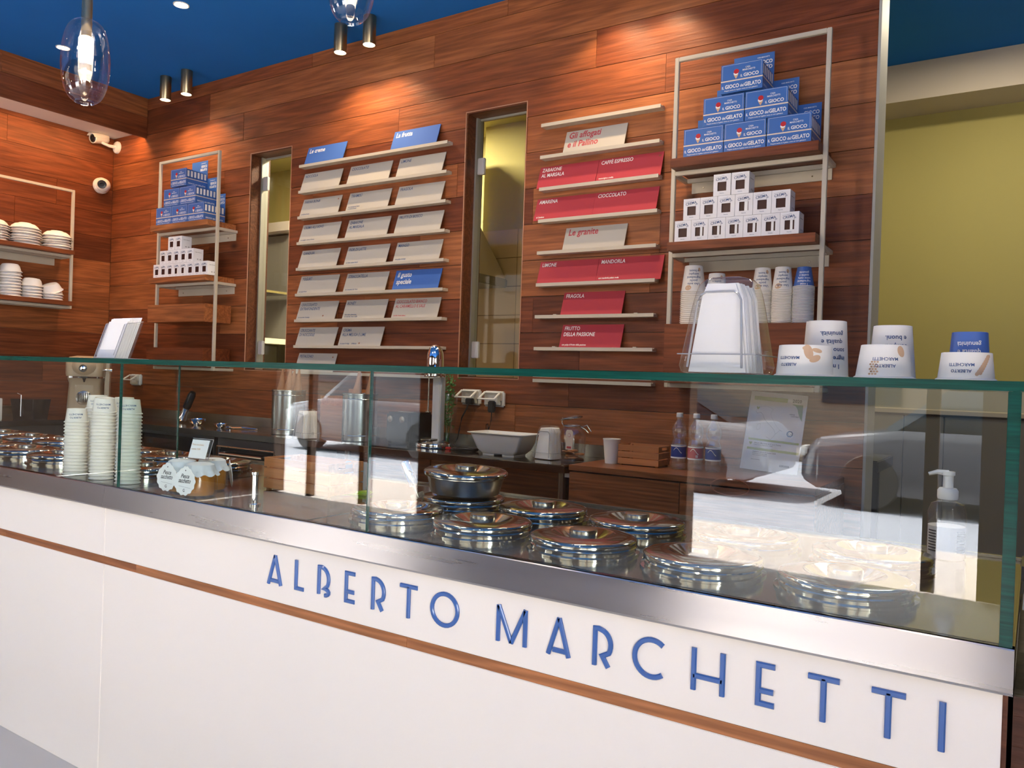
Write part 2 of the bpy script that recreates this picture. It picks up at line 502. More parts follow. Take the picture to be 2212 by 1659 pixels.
for i in range(len(ROWS) - 1):
    z0, z1 = ROWS[i], ROWS[i + 1]
    js = None
    for k in JO:
        if abs(k - z0) < 0.02: js = JO[k]
    if js is None:
        js = []; x = XL + random.uniform(0.5, 1.5)
        while x < XR - 0.4: js.append(x); x += random.uniform(1.1, 2.1)
    e = [XL] + sorted(js) + [XR]
    for a, b in zip(e[:-1], e[1:]):
        rs = [(a + 0.001, b - 0.001, z0 + 0.0017, z1 - 0.0017)]
        for h in NICHES: rs = subtract(rs, h)
        m2 = MB(); dy = random.uniform(0, 0.0022)
        for q in rs: m2.box(q[0], q[1], YB - dy, YB + 0.012, q[2], q[3])
        if rs: part('plank', m2, 'plank_x', wall_back)
# left wall with planks, recessed under a plank fascia
wall_left = struct('wall_left', MB().box(XL - 0.15, XL - 0.012, 0.4, YB + 0.012, 0, 3.3), 'facade_frame')
for i in range(len(ROWS) - 1):
    z0, z1 = ROWS[i], min(ROWS[i + 1], 3.206)
    if z1 - z0 < 0.02: continue
    y = 0.4; 
    e = [0.4]; yy = 0.4 + random.uniform(0.5, 1.3)
    while yy < YB - 0.35: e.append(yy); yy += random.uniform(0.9, 1.7)
    e.append(YB - 0.003)
    for a, b in zip(e[:-1], e[1:]):
        part('plank', MB().box(XL - 0.012, XL + random.uniform(0, 0.002), a + 0.001, b - 0.001, z0 + 0.0012, z1 - 0.0012), 'plank_y', wall_left)
soffit = struct('trim_1', MB().box(-6.128, -6.112, 0.4, YB - 0.004, 3.152, ZC - 0.001), 'facade_frame')
for z0, z1, js in ((3.150, 3.318, [1.9]), (3.320, ZC - 0.001, [2.7])):
    e = [0.4] + js + [YB - 0.004]
    for a, b in zip(e[:-1], e[1:]):
        part('plank', MB().box(-6.112, -6.100, a + 0.001, b - 0.001, z0, z1), 'plank_y', soffit)
struct('trim_2', MB().box(XL + 0.001, -6.13, 0.4, YB - 0.004, 3.206, 3.30), 'ceiling_white')
# end of the plank wall
struct('trim_3', MB().box(XR, XR + 0.012, YB - 0.002, 3.985, 0.0, ZC - 0.002), 'jamb_grey')
# windows in the back wall
for n, (x0, x1, z0, z1) in enumerate(NICHES):
    w = bpy.data.objects.new('window_%d' % (n + 1), None); C.objects.link(w); w['kind'] = 'structure'
    l = MB(); t = 0.010
    l.box(x0 + .001, x0 + t, YB + .004, YB + 0.168, z0 + .001, z1 - .001).box(x1 - t, x1 - .001, YB + .004, YB + 0.168, z0 + .001, z1 - .001)
    l.box(x0 + t, x1 - t, YB + .004, YB + 0.168, z1 - t, z1 - .001).box(x0 + t, x1 - t, YB + .004, YB + 0.168, z0 + .001, z0 + t)
    part('lining', l, 'dark_wood_x', w)
    e = MB(); q = 0.0035
    e.box(x0, x0 + q, YB - 0.004, YB + 0.003, z0, z1).box(x1 - q, x1, YB - 0.004, YB + 0.003, z0, z1)
    e.box(x0 + q, x1 - q, YB - 0.004, YB + 0.003, z1 - q, z1).box(x0 + q, x1 - q, YB - 0.004, YB + 0.003, z0, z0 + q)
    part('edge_strip', e, 'copper_trim', w)
    fr = MB()
    fr.box(x0 + t, x0 + t + 0.012, 3.885, 3.945, z0 + t, z1 - t)
    fr.box(x0 + t + .012, x1 - t, 3.915, 3.93, z1 - t - 0.012, z1 - t)
    part('frame', fr, 'aluminium', w)
    part('pane', MB().box(x0 + t + 0.013, x1 - t - 0.004, 3.918, 3.926, z0 + t + 0.004, z1 - t - 0.014), 'window_glass', w)
    for zz in (z0 + 0.17, z1 - 0.20 - (0.10 if n else 0.0)):
        part('hinge', MB().box(x0 + t + 0.013, x0 + t + 0.062, 3.893, 3.9175, zz - 0.05, zz + 0.05), 'hinge_metal', w, bevel=0.004)

# kitchen behind the wall
struct('wall_kitchen_back', MB().box(-7.6, -1.32, 5.6, 5.7, 0, ZC), 'yellow_wall')
struct('wall_kitchen_left', MB().box(-7.6, -7.5, YB + 0.17, 5.6, 0, ZC), 'yellow_wall')
struct('wall_kitchen_right', MB().box(-1.32, -1.22, YB + 0.17, 6.2, 0, ZC), 'yellow_wall')
pier = struct('wall_kitchen_pier', MB().box(-3.86, -3.86 + 1.6, 5.38, 5.6, 0, ZC), 'yellow_wall')
kt = MB(); g = 0.003
tiles = bpy.data.objects.new('wall_kitchen_tiles', None); C.objects.link(tiles); tiles['kind'] = 'structure'
part('grout', MB().box(-4.34, -2.27, 5.372, 5.379, 0.6, 2.5), 'grout', tiles)
for r in range(8):
    for c_ in range(5):
        xa = -4.34 + c_ * 0.42; za = 0.66 + r * 0.23
        part('tile', MB().box(xa + g, min(xa + 0.42 - g, -2.28), 5.362, 5.3725, za + g, za + 0.23 - g), 'tile', tiles)
hood = thing('extractor_hood', 'grey kitchen extractor hood seen through the right wall window', 'hood', (-3.90, 5.11, 2.0))
hb = MB().loft([[(-.35, -.25, .10), (.30, -.25, .10), (.30, .25, .10), (-.35, .25, .10)], [(-.2, -.12, .55), (.10, -.12, .55), (.10, .12, .55), (-.2, .12, .55)],
                [(-.2, -.12, 1.1), (.06, -.12, 1.1), (.06, .12, 1.1), (-.2, .12, 1.1)]])
part('flue', hb, 'beam_grey', hood)
part('control_panel', MB().box(-.36, .31, -.27, .26, 0.03, 0.10), 'grey_cabinet', hood, bevel=0.01)
for k in range(4): part('knob', MB().lathe([(0, 0), (.012, 0), (.012, .01), (0, .01)], 12, T=Tm((-.2 + k * .12, -.27, .065), rx=PI / 2)), 'plastic_black', hood)
dsp = thing('towel_dispenser', 'cream towel dispenser on kitchen wall, right wall window', 'dispenser', (-4.12, 5.27, 1.35))
part('housing', MB().loft([[(-.12, -.1, 0), (.12, -.1, 0), (.12, .1, 0), (-.12, .1, 0)], [(-.13, -.12, .28), (.13, -.12, .28), (.13, .1, .28), (-.13, .1, .28)], [(-.11, -.1, .40), (.11, -.1, .40), (.11, .1, .40), (-.11, .1, .40)]]), 'plastic_cream', dsp, bevel=0.008)
part('paper_slot', MB().box(-.08, .08, -.125, -.11, 0.05, 0.08), 'dark_grey', dsp)
rk = thing('kitchen_rack', 'dim kitchen rack with dishes seen through the left wall window', 'rack', (-6.55, 4.9, 0))
part('cabinet_door', MB().box(-.62, .62, .32, .68, 1.6, 2.6), 'grey_cabinet', rk)
part('upper_cabinet', MB().box(-.62, .62, .25, .68, 2.62, 2.72), 'beam_grey', rk, bevel=.01)
part('base_cabinet', MB().box(-.62, .62, .0, .68, 0, .895), 'grey_cabinet', rk)
part('shelf_board', MB().box(-.62, .62, -.05, .30, 1.55, 1.60), 'plastic_cream', rk)
part('shelf_board', MB().box(-.62, .62, 0, .30, 2.02, 2.04), 'steel_satin', rk)
part('oven', MB().box(-.5, .45, -.02, .3, 0.9, 1.54), 'dark_grey', rk, bevel=.01)
part('oven_handle', MB().tube([(-.4, -.05, 1.42), (.35, -.05, 1.42)], .012), 'chrome', rk)
for k, (dx, z, nn) in enumerate(((-.25, 2.04, 9), (.12, 2.04, 8), (-.3, 1.6, 10), (.0, 1.6, 7))):
    for j in range(nn):
        tag(link('plate', None if False else bpy.data.meshes.get('plate_k') or MB().lathe([(0, .004), (.05, .0), (.07, .0), (.12, .018), (.12, .022), (.07, .006), (0, .008)], 24, cap=False).mesh('plate_k', 'foam_white', True), None, (-6.55 + dx, 5.02, z + .002 + j * .024)),
            'white plate stacked on kitchen rack behind the left wall window', 'plate', 'plates on the kitchen rack')
struct('ceiling_kitchen', MB().box(-7.5, -1.33, YB + .171, 5.6, 3.36, 3.42), 'yellow_wall')
kl = bpy.data.lights.new('unseen_fill_light', 'AREA'); kl.shape = 'RECTANGLE'; kl.size = 0.9; kl.size_y = 0.25; kl.energy = 95; kl.color = (1.0, 0.86, 0.62)  # unseen area light added to brighten the kitchen
klo = bpy.data.objects.new('unseen_fill_light', kl); C.objects.link(klo); klo.location = (-4.6, 4.7, 3.34)
kl2 = bpy.data.lights.new('unseen_fill_light', 'AREA'); kl2.shape = 'RECTANGLE'; kl2.size = 0.6; kl2.size_y = 0.25; kl2.energy = 16; kl2.color = (1.0, 0.86, 0.62)  # another added light, brightens the back room past the plank wall
klo2 = bpy.data.objects.new('unseen_fill_light', kl2); C.objects.link(klo2); klo2.location = (-0.2, 4.9, 3.44)

# back room right of the plank wall
struct('wall_far', MB().box(-1.3, 3.0, 6.18, 6.3, 0, ZC), 'yellow_wall')
struct('trim_4', MB().box(-1.22, 3.0, 5.83, 6.18, 3.2205, ZC - 0.001), 'beam_grey')
struct('wall_right', MB().box(2.6, 2.75, -0.9, 6.2, 0, ZC).box(2.6, 2.75, -3.15, -0.9, 3.0, ZC).box(2.6, 2.75, -3.15, -2.9, 0, 3.0), 'wall_plaster')  # unseen wall, its opening towards the street added to brighten the counter
cab = thing('grey_cupboard', 'low grey cupboard with plain doors against yellow back wall', 'cupboard', (-0.2, 5.94, 0))
part('body', MB().box(-1.0, 1.6, -.19, .2, 0.06, 1.165), 'dark_grey', cab)
for k, (a, b) in enumerate(((-1.0, -.512), (-.508, -.282), (-.278, .30), (.304, .9), (.904, 1.6))):
    part('door', MB().box(a, b, -.24, -.2, 0.08, 1.150), 'grey_cabinet', cab, bevel=.003)
part('top_board', MB().box(-1.0, 1.6, -.25, .2, 1.165, 1.19), 'beam_grey', cab)
part('back_panel', MB().box(-1.0, 1.6, .16, .22, 1.19, 1.33), 'jamb_grey', cab)
bt = thing('dark_side_table', 'dark worktop end showing past the plank wall', 'table', (-0.95, 4.6, 0))
part('top', MB().box(-.25, .30, -.25, .25, .89, .95), 'dark_grey', bt, bevel=.006)
for a, b in ((-.2, -.2), (-.2, .2), (.2, -.2), (.2, .2)): part('leg', MB().box(a, a + .04, b - .02, b + .02, 0, .89), 'dark_grey', bt)

# shop front behind the viewer: posts, wall between openings (the rightmost added for daylight), street
FY = -3.0
def facade():
    mb = MB()
    for a, b in ((-9.5, -9.1), (-4.85, -2.2), (-0.28, 1.0), (2.4, 2.6)): mb.box(a, b, FY - .15, FY, 0, ZC)  # stretch behind the viewer added to darken the glass at the right
    mb.box(-9.5, 2.6, FY - .15, FY, 3.0, ZC)
    mb.box(-9.1, -6.85, FY - .15, FY, 0, 1.55)
    return mb
struct('wall_front', facade(), 'wall_plaster')
pf = bpy.data.objects.new('window_3', None); C.objects.link(pf); pf['kind'] = 'structure'
for x in (-7.6, -6.35, -5.6): part('post', MB().box(x - .035, x + .035, FY - .1, FY - .03, 0, 3.0), 'facade_frame', pf)
part('post', MB().box(-.60, -.52, FY - .1, FY - .03, 0, 3.0), 'facade_frame', pf)
part('rail', MB().box(-9.1, -4.85, FY - .09, FY - .04, 2.2, 2.28).box(-2.2, .35, FY - .09, FY - .04, 2.2, 2.28), 'facade_frame', pf)
struct('trim_5', MB().box(-9.45, XL - 0.15, 0.4, 0.55, 0, ZC), 'wall_plaster')
struct('wall_side', MB().box(-9.60, -9.45, -3.0, 0.55, 0, ZC), 'wall_plaster')
struct('pavement', MB().box(-30, 20, -4.75, FY - .01, -0.12, -0.02).box(3.01, 8, FY - .01, 6, -.12, -.02), 'paving')
struct('road', MB().box(-40, 30, -13.0, -4.75, -0.25, -0.10), 'asphalt')
struct('pavement_far', MB().box(-40, 30, -16.0, -13.0, -0.14, 0.0), 'facade_far')
far = bpy.data.objects.new('building_across', None); C.objects.link(far); tag(far, 'plain building across the street, seen only in reflections', 'building')
part('wall', MB().box(-30, 20, -16.6, -16.0, 0, 11), 'facade_far', far)
for k in range(12):
    for fl in range(3):
        part('window', MB().box(-28 + k * 4, -26.4 + k * 4, -15.99, -15.93, 1.0 + fl * 3.4, 3.0 + fl * 3.4), 'dark_glass', far)

# ------------------------------------------------------------------ service counter
ctr = thing('service_counter', 'long white counter with steel rim, wood strip and blue lettering', 'counter', (-2.2, 1.40, 0))
OX, OY = -2.2, 1.40
def CP(mb): # world -> counter local
    mb.v = [(x - OX, y - OY, z) for x, y, z in mb.v]; return mb
def cpart(n, mb, m, **k): return part(n, CP(mb), m, ctr, **k)
for a, b in ((-4.6, -2.4325), (-2.4305, -0.0285)):
    cpart('upper_panel', MB().box(a, b, 1.4125, 1.43, 0.701, 0.856), 'counter_white', bevel=0.0012)
    cpart('lower_panel', MB().box(a, b, 1.4125, 1.43, 0.0, 0.676), 'counter_white', bevel=0.0012)
for a, b in ((-4.6, -3.0595), (-3.0585, -2.26), (-2.2595, -1.1896), (-1.1888, -0.0285)):
    cpart('wood_strip', MB().box(a, b, 1.4135, 1.43, 0.6765, 0.7003), 'oak_strip')
cpart('body', MB().box(-4.6, -0.034, 1.431, 2.17, 0.0, 0.854), 'dark_wood_x')
cpart('end_panel', MB().box(-0.0335, -0.0215, 1.42, 2.17, 0.0, 0.854), 'dark_wood_x')
for a, b in ((-4.6, -2.432), (-2.431, -0.0155)):
    # fascia folded back at the top, hem at the bottom
    cpart('steel_fascia', MB().loft([[(a, 1.400, .8555), (b, 1.400, .8555), (b, 1.4305, .8555), (a, 1.4305, .8555)],
                                   [(a, 1.398, .860), (b, 1.398, .860), (b, 1.4305, .860), (a, 1.4305, .860)],
                                   [(a, 1.409, .9205), (b, 1.409, .9205), (b, 1.4305, .918), (a, 1.4305, .918)],
                                   [(a, 1.411, .9225), (b, 1.411, .9225), (b, 1.4305, .9225), (a, 1.4305, .9225)]]), 'steel_brushed')
# decks (steel plates around the wells)
for a, b in ((-4.6, -2.342), (-2.340, -1.560), (-1.558, -0.0155)):
    cpart('deck', MB().box(a, b, 1.4308, 2.19, 0.856, 0.919), 'steel_deck', bevel=0.003)
cpart('back_lip', MB().box(-4.6, -0.0155, 2.1905, 2.205, 0.86, 0.926), 'steel_satin', bevel=0.002)
# lettering, each letter built from strokes (rounded bars) standing proud
def stroke_letter(strokes, x0, closed=()):
    mb = MB()
    W, z0, H = 0.0098, 0.7455, 0.0765
    for si, st in enumerate(strokes):
        P = [Vector((x0 + a, 0, z0 + b * H)) for a, b in st]
        n = len(P); cl = si in closed
        L, R = [], []
        for i in range(n):
            if cl: d1 = (P[i] - P[i - 1]).normalized(); d2 = (P[(i + 1) % n] - P[i]).normalized()
            else:
                d1 = (P[i] - P[i - 1]).normalized() if i else (P[1] - P[0]).normalized()
                d2 = (P[i + 1] - P[i]).normalized() if i < n - 1 else d1
            d = (d1 + d2).normalized(); nn = Vector((-d.z, 0, d.x)); k = 1 / max(0.45, nn.dot(Vector((-d1.z, 0, d1.x))))
            L.append(P[i] + nn * W / 2 * k); R.append(P[i] - nn * W / 2 * k)
        e = 0.0015
        vs = []
        for i in range(n):
            c0 = (L[i] + R[i]) / 2
            for q, yy, kk in ((L[i], 1.4124, 1), (L[i], 1.4095, 1), (L[i], 1.4075, .62), (R[i], 1.4075, .62), (R[i], 1.4095, 1), (R[i], 1.4124, 1)):
                w = c0 + (q - c0) * kk
                vs.append((w.x, yy, w.z))
        fs = []
        for i in range(n if cl else n - 1):
            j = (i + 1) % n
            for k in range(5): fs.append((i * 6 + k, j * 6 + k, j * 6 + k + 1, i * 6 + k + 1))
        if not cl: fs += [tuple(range(5, -1, -1)), tuple((n - 1) * 6 + k for k in range(6))]
        mb.add(vs, fs)
    return mb
def arc(cx, cz, rx, rz, a0, a1, n=14):
    return [(cx + rx * math.cos(math.radians(a0 + (a1 - a0) * i / n)), cz + rz * math.sin(math.radians(a0 + (a1 - a0) * i / n))) for i in range(n + 1)]
hw = 0.0049; v = 0.064
LET_A = [[(-.0235, 0), (0, .99)], [(0, .99), (.0235, 0)], [(-.0125, .13), (.018, .13)]]
LET_L = [[(0, 1), (0, v), (.028, v)]]
LET_B = [[(0, v), (0, .94), (.008, .95)] + [(.008 + .0255 * math.sin(math.radians(a)), .56 + .38 * math.cos(math.radians(a))) for a in range(12, 126, 12)] + [(.019, .27), (.024, .27)] + [(.022 + .013 * math.sin(math.radians(a)), .155 + .10 * math.cos(math.radians(a))) for a in range(30, 181, 25)]]
LET_E = [[(.028, .94), (0, .94), (0, v), (.028, v)], [(0.002, .36), (.026, .36)]]
LET_R = [[(0, 0), (0, .94), (.008, .95)] + [(.008 + .0262 * math.sin(math.radians(a)), .56 + .38 * math.cos(math.radians(a))) for a in range(12, 126, 12)] + [(.0165, .27), (.030, 0)]]
LET_T = [[(-.025, .94), (.025, .94)], [(0, .94), (0, 0)]]
LET_O = [arc(0, .5, .0355, .455, 0, 360 - 12, 29)]
LET_M = [[(-.0335, 0), (-.0335, .99)], [(-.0335, .99), (0, .02)], [(0, .02), (.0335, .99)], [(.0335, .99), (.0335, 0)]]
LET_C = [arc(0, .5, .0345, .455, 50, 308, 24)]
LET_H = [[(0, 0), (0, 1)], [(.0535, 0), (.0535, 1)], [(0, .34), (.0535, .34)]]
LET_I = [[(0, 0), (0, 1)]]
for st, x in ((LET_A, -1.6385), (LET_L, -1.5585), (LET_B, -1.4765), (LET_E, -1.3828), (LET_R, -1.2955), (LET_T, -1.1858), (LET_O, -1.0815), (LET_M, -.9040),
              (LET_A, -.7903), (LET_R, -.7088), (LET_C, -.5895), (LET_H, -.5070), (LET_E, -.3898), (LET_T, -.2820), (LET_T, -.1830), (LET_I, -.1065)):
    cpart('letter', stroke_letter(st, x, (0,) if st is LET_O else ()), 'letter_blue', smooth=True)

# neighbour counter to the right
nb = thing('side_counter', 'steel edge of the next counter at the right border', 'counter', (0.5, 1.40, 0))
part('steel_fascia', MB().box(-.497, .6, 0, .02, .850, .920), 'steel_brushed', nb, bevel=.002)
part('deck', MB().box(-.497, .6, .021, .78, .86, .920), 'steel_deck', nb)
part('body', MB().box(-.515, .6, .03, .77, 0, .848), 'dark_wood_x', nb)
pos = thing('card_terminal', 'black and white card terminal behind the green glass edge', 'terminal', (0.045, 1.72, 0.920))
part('base', MB().loft([[(-.055, -.06, 0), (.055, -.06, 0), (.055, .06, 0), (-.055, .06, 0)], [(-.05, -.055, .05), (.05, -.055, .05), (.05, .055, .05), (-.05, .055, .05)]]), 'plastic_white', pos, bevel=.006)
part('screen_block', MB().box(-.058, .058, -.06, .062, .0505, .088), 'plastic_black', pos, bevel=.006)
part('paper_slot', MB().box(-.04, .04, -.02, .05, .0885, .096), 'plastic_white', pos, bevel=.002)

# ------------------------------------------------------------------ glass case on the counter
gc = thing('glass_case', 'clear green edged glass sneeze guard standing on the counter rim', 'glass case', (-2.2, 1.43, .923))
def gp(n, mb, m, **k):
    mb.v = [(x + 2.2, y - 1.43, z - .923) for x, y, z in mb.v]
    return part(n, mb, m, gc, **k)
Z0, Z1, ZT = .9235, 1.3062, 1.3215
for a, b in ((-4.6, -2.3765), (-2.3745, -1.3288), (-1.3268, -0.036)):
    gp('front_pane', MB().box(a, b, 1.4145, 1.4225, Z0, Z1), 'pane_glass')
for x in (-2.3755, -1.3278):
    gp('pane_joint', MB().box(x - .0011, x + .0011, 1.4140, 1.4228, Z0, Z1), 'glass_edge')
gp('divider_pane', MB().box(-2.3795, -2.3715, 1.4245, 1.618, Z0, Z1), 'pane_glass')
gp('divider_edge', MB().box(-2.3797, -2.3713, 1.6181, 1.6196, Z0, Z1), 'glass_edge')
gp('side_pane', MB().box(-0.0355, -0.0225, 1.4265, 1.70, Z0, Z1), 'pane_glass')
gp('side_edge', MB().box(-0.0358, -0.0185, 1.4140, 1.4262, Z0 - .012, Z1), 'glass_edge', bevel=.001)
gp('side_edge', MB().box(-0.0358, -0.0222, 1.7001, 1.703, Z0, Z1), 'glass_edge')
gp('top_pane', MB().box(-4.6, -0.0155, 1.4165, 1.738, Z1 + .0003, ZT), 'pane_glass')
gp('top_edge', MB().box(-4.6, -0.0155, 1.4135, 1.4163, Z1 + .0001, ZT), 'glass_edge', bevel=.0008)
gp('top_edge', MB().box(-0.0153, -0.0135, 1.4135, 1.738, Z1 + .0001, ZT), 'glass_edge')
gp('top_edge', MB().box(-4.6, -0.0155, 1.7382, 1.7405, Z1 + .0001, ZT), 'glass_edge')
post = tag(link('chrome_post', MB().lathe([(.016, 0), (.016, .004), (.009, .006), (.009, .085), (.011, .087), (.011, .094), (0, .095)], 20).mesh('chrome_post', 'chrome', True), None, (-1.835, 1.50, .9192)), 'short upright chrome post on the counter left of the wooden crate', 'post')

# ------------------------------------------------------------------ gelato wells and lids
DECK = .919
well_me = MB().lathe([(.128, 0), (.128, .004), (.119, .006), (.119, .012), (.123, .016), (.121, .0185), (.112, .0185), (.112, .010)], 56, cap=False).mesh('well', 'steel_polished', True)
lid_plate = MB().lathe([(.118, .0), (.1215, .001), (.1225, .004), (.122, .010), (.1195, .013), (.112, .0148), (.074, .0200), (.071, .0195), (.040, .004), (.036, .003), (0, .003)], 64, cap=False).mesh('lid_plate', 'steel_polished', True)
knob_me = MB().lathe([(.0305, .003), (.0315, .006), (.0320, .024), (.0300, .0280), (.026, .0290), (0, .0290)], 40, cap=False).mesh('knob', 'steel_satin', True)
cols = [-.292, -.570, -.850, -1.130, -1.405]
lidnames = {}
first_lid = None
def add_lid(x, y, label, group=None, z=DECK + .0188, tilt=None):
    global first_lid
    if first_lid is None:
        t = thing('gelato_lid', label, 'lid', (x, y, z), 0, group)
        link('lid_plate', lid_plate, t); link('knob', knob_me, t)
        first_lid = t; r = t
    else:
        r = dup(first_lid, (x, y, z), random.uniform(0, 6), label)
        if group: r['group'] = group
        elif 'group' in r: del r['group']
    if tilt: r.rotation_euler = tilt
    return r
def add_well(x, y):
    o = link('well_rim', well_me, ctr, (x - OX, y - OY, DECK + .0003))
ordn = ['rightmost', 'second from right', 'third from right', 'fourth from right', 'fifth from right']
for i, x in enumerate(cols):
    for j, y in enumerate((1.615, 1.905)):
        add_well(x, y)
        if i == 4 and j == 1:
            add_lid(x, y, 'steel gelato lid underneath the covered steel pan', 'round steel gelato lids in the case')
            continue
        add_lid(x, y, 'round steel gelato lid, %s in the %s row of the right case' % (ordn[i], ('front', 'back')[j]), 'round steel gelato lids in the case')
k = 0
for i in range(7):
    for j, y in enumerate((1.655, 1.945)):
        x = -2.600 - .278 * i
        add_well(x, y)
        add_lid(x, y, 'round steel gelato lid, left case %s row, %s from the jars' % (('front', 'back')[j], ['first', 'second', 'third', 'fourth', 'fifth', 'sixth', 'seventh'][i]), 'round steel gelato lids in the case')
pan = thing('covered_pan', 'round steel pan with lid standing on a gelato lid', 'pan', (-1.385, 1.885, DECK + .0432), rot=(0.02, 0.035, 0))
part('bowl', MB().lathe([(0, 0), (.090, 0), (.100, .005), (.112, .050), (.115, .052), (.115, .0545), (.108, .054), (.098, .008), (0, .004)], 56, cap=False), 'steel_satin', pan, smooth=True)
pl = link('lid_plate', lid_plate, pan, (0, 0, .0548)); pk = link('knob', knob_me, pan, (0, 0, .0548))
pan['label'] = 'round steel pan with lid standing on a gelato lid'
sp = thing('scoop', 'clear handled gelato spatula leaning beside the covered pan', 'spatula', (-1.515, 1.83, .9425), rot=(0.0, -0.42, 0.3))
part('handle', MB().lathe([(.012, .035), (.0145, .04), (.0145, .108), (.0125, .112), (0, .112)], 20), 'chrome', sp, smooth=True)
part('shaft', MB().lathe([(.006, .0), (.006, .036)], 12), 'steel_satin', sp, smooth=True)
part('blade', MB().box(-.022, .022, -.0015, .0015, -.004, .012), 'steel_satin', sp, bevel=.001)

# ------------------------------------------------------------------ paper cups
def cup_profile(rr, rb, h):
    return [(rr - .002, .0005), (rr + .0012, .0), (rr + .0032, .0020), (rr + .0012, .0040), (rr - .0006, .0046), (rb, h - .0006), (rb - .0012, h), (rb - .0024, h - .0006), (rb - .0028, h - .0035), (0, h - .0035)]
def cup_mesh(name, rr, rb, h, m, seg=36):
    if m == 'paper_cup_blue':
        p_ = cup_profile(rr, rb, h)
        return MB().lathe(p_[:5], seg, 1, cap=False).lathe(p_[4:], seg, 0, cap=False).mesh(name, [m, 'paper_cup'], True)
    return MB().lathe(cup_profile(rr, rb, h), seg, cap=False).mesh(name, m, True)
def on_cone(rr, rb, h, aview, up=False, off=.0004, z0=0.0):
    """text mapping on an inverted cup, upside down; u centre at aview"""
    def fn(u, v_):
        z = v_; r = rr + (rb - rr) * (z / h) + off
        a = aview + u / ((rr + rb) / 2)
        return (r * math.cos(a), r * math.sin(a), z)
    return fn
def flip(fn, zc):
    return lambda u, v_: fn(-u, zc - v_)
def cup_text(parent, lines, rr, rb, h, aview, ztop, size, lh, m, wid=None, align='C', u0=0):
    """lines given in reading order; read upside down, so the first line is lowest"""
    mb = MB(); fn = on_cone(rr, rb, h, aview)
    n = len(lines)
    for i, s in enumerate(lines):
        zc = ztop - (n - 1 - i) * lh
        f2 = flip(fn, zc)
        put_text(mb, s, size, f2, x=-u0, y=0, align=align, mi=0)
    return part('print', mb, m, parent)
def blob(parent, shapes, rr, rb, h, aview, m, name='print'):
    mb = MB(); fn = on_cone(rr, rb, h, aview, off=.0003)
    for (u, z, a, b, rot) in shapes:
        n = 18; pts = [fn(u, z)]
        for i in range(n):
            t = 2 * PI * i / n; p_, q = a * math.cos(t), b * math.sin(t)
            pts.append(fn(u + p_ * math.cos(rot) - q * math.sin(rot), z + p_ * math.sin(rot) + q * math.cos(rot)))
        mb.add(pts, [(0, i + 1, (i + 1) % n + 1) for i in range(n)])
    return part(name, mb, m, parent)
def toward_cam(x, y): return math.atan2(-y, -x)

# on the glass top
GT = ZT + .0002
def glass_cup(x, y, rr, rb, h, label, m='paper_cup', name='paper_cup'):
    o = link(name, cup_mesh(name, rr, rb, h, m, 48), None, (x, y, GT))
    return tag(o, label, 'cup')
X1, Y1 = -.365, 1.555
a = toward_cam(X1, Y1)
t = glass_cup(X1, Y1, .0515, .0465, .0585, 'white paper tub printed with beige nut, next to big napkin dispenser', name='paper_tub')
cup_text(t, ['ALBERTO', 'MARCHETTI'], .0515, .0465, .0585, a - .62, .037, .0078, .0125, 'ink_blue')
blob(t, [(.006, .045, .008, .014, .3), (.018, .033, .011, .006, .4), (.001, .052, .006, .004, 0), (.022, .048, .010, .004, -.2)], .0515, .0465, .0585, a, 'ink_tan')
t = glass_cup(-.352, 1.665, .0440, .0375, .112, 'tall white paper cup behind the beige nut tub')
cup_text(t, ['I miei', 'ingredienti', 'sono cura,', 'qualità e', 'genuinità.'], .044, .0375, .112, toward_cam(-.352, 1.665) + .30, .090, .0125, .0158, 'ink_blue')
X2, Y2 = -.229, 1.555
a = toward_cam(X2, Y2)
t = glass_cup(X2, Y2, .0470, .0385, .0600, 'white paper tub with honeycomb print, middle pair on the glass', name='paper_tub')
cup_text(t, ['ALBERTO', 'MARCHETTI'], .047, .0385, .06, a + .05, .037, .0078, .0120, 'ink_blue')
blob(t, [(-.022 + .0048 * (i % 3) + .0024 * (j % 2), .008 + .0042 * j, .0020, .0018, 0) for i in range(4) for j in range(6)] + [(.030, .048, .007, .010, .3)], .047, .0385, .06, a, 'ink_tan')
t = glass_cup(-.232, 1.665, .0425, .0335, .102, 'tall white paper cup behind the honeycomb tub')
cup_text(t, ['Uso solo', 'pochi', 'ingredienti', 'semplici', 'e buoni.'], .0425, .0335, .102, toward_cam(-.232, 1.665) + .18, .082, .0125, .0160, 'ink_blue')
X3, Y3 = -.101, 1.550
a = toward_cam(X3, Y3)
t = glass_cup(X3, Y3, .0432, .0380, .0475, 'small white paper tub with corn cob print under the blue cup', name='paper_tub')
cup_text(t, ['ALBERTO', 'MARCHETTI'], .0432, .038, .0475, a - .18, .029, .0072, .0105, 'ink_blue')
blob(t, [(.016 + .0028 * i, .012 + .0040 * i, .0042, .0030, .9) for i in range(8)] + [(.021 + .0026 * i, .013 + .0040 * i, .0032, .0026, .9) for i in range(8)], .0432, .038, .0475, a, 'ink_tan')
t = glass_cup(-.103, 1.642, .0350, .0285, .0880, 'blue paper cup behind the corn cob tub at right', 'paper_cup_blue')
cup_text(t, ['I miei', 'ingredienti', 'sono cura,', 'qualità e', 'genuinità'], .035, .0285, .088, toward_cam(-.103, 1.642) - .02, .070, .0115, .0140, 'ink_white')

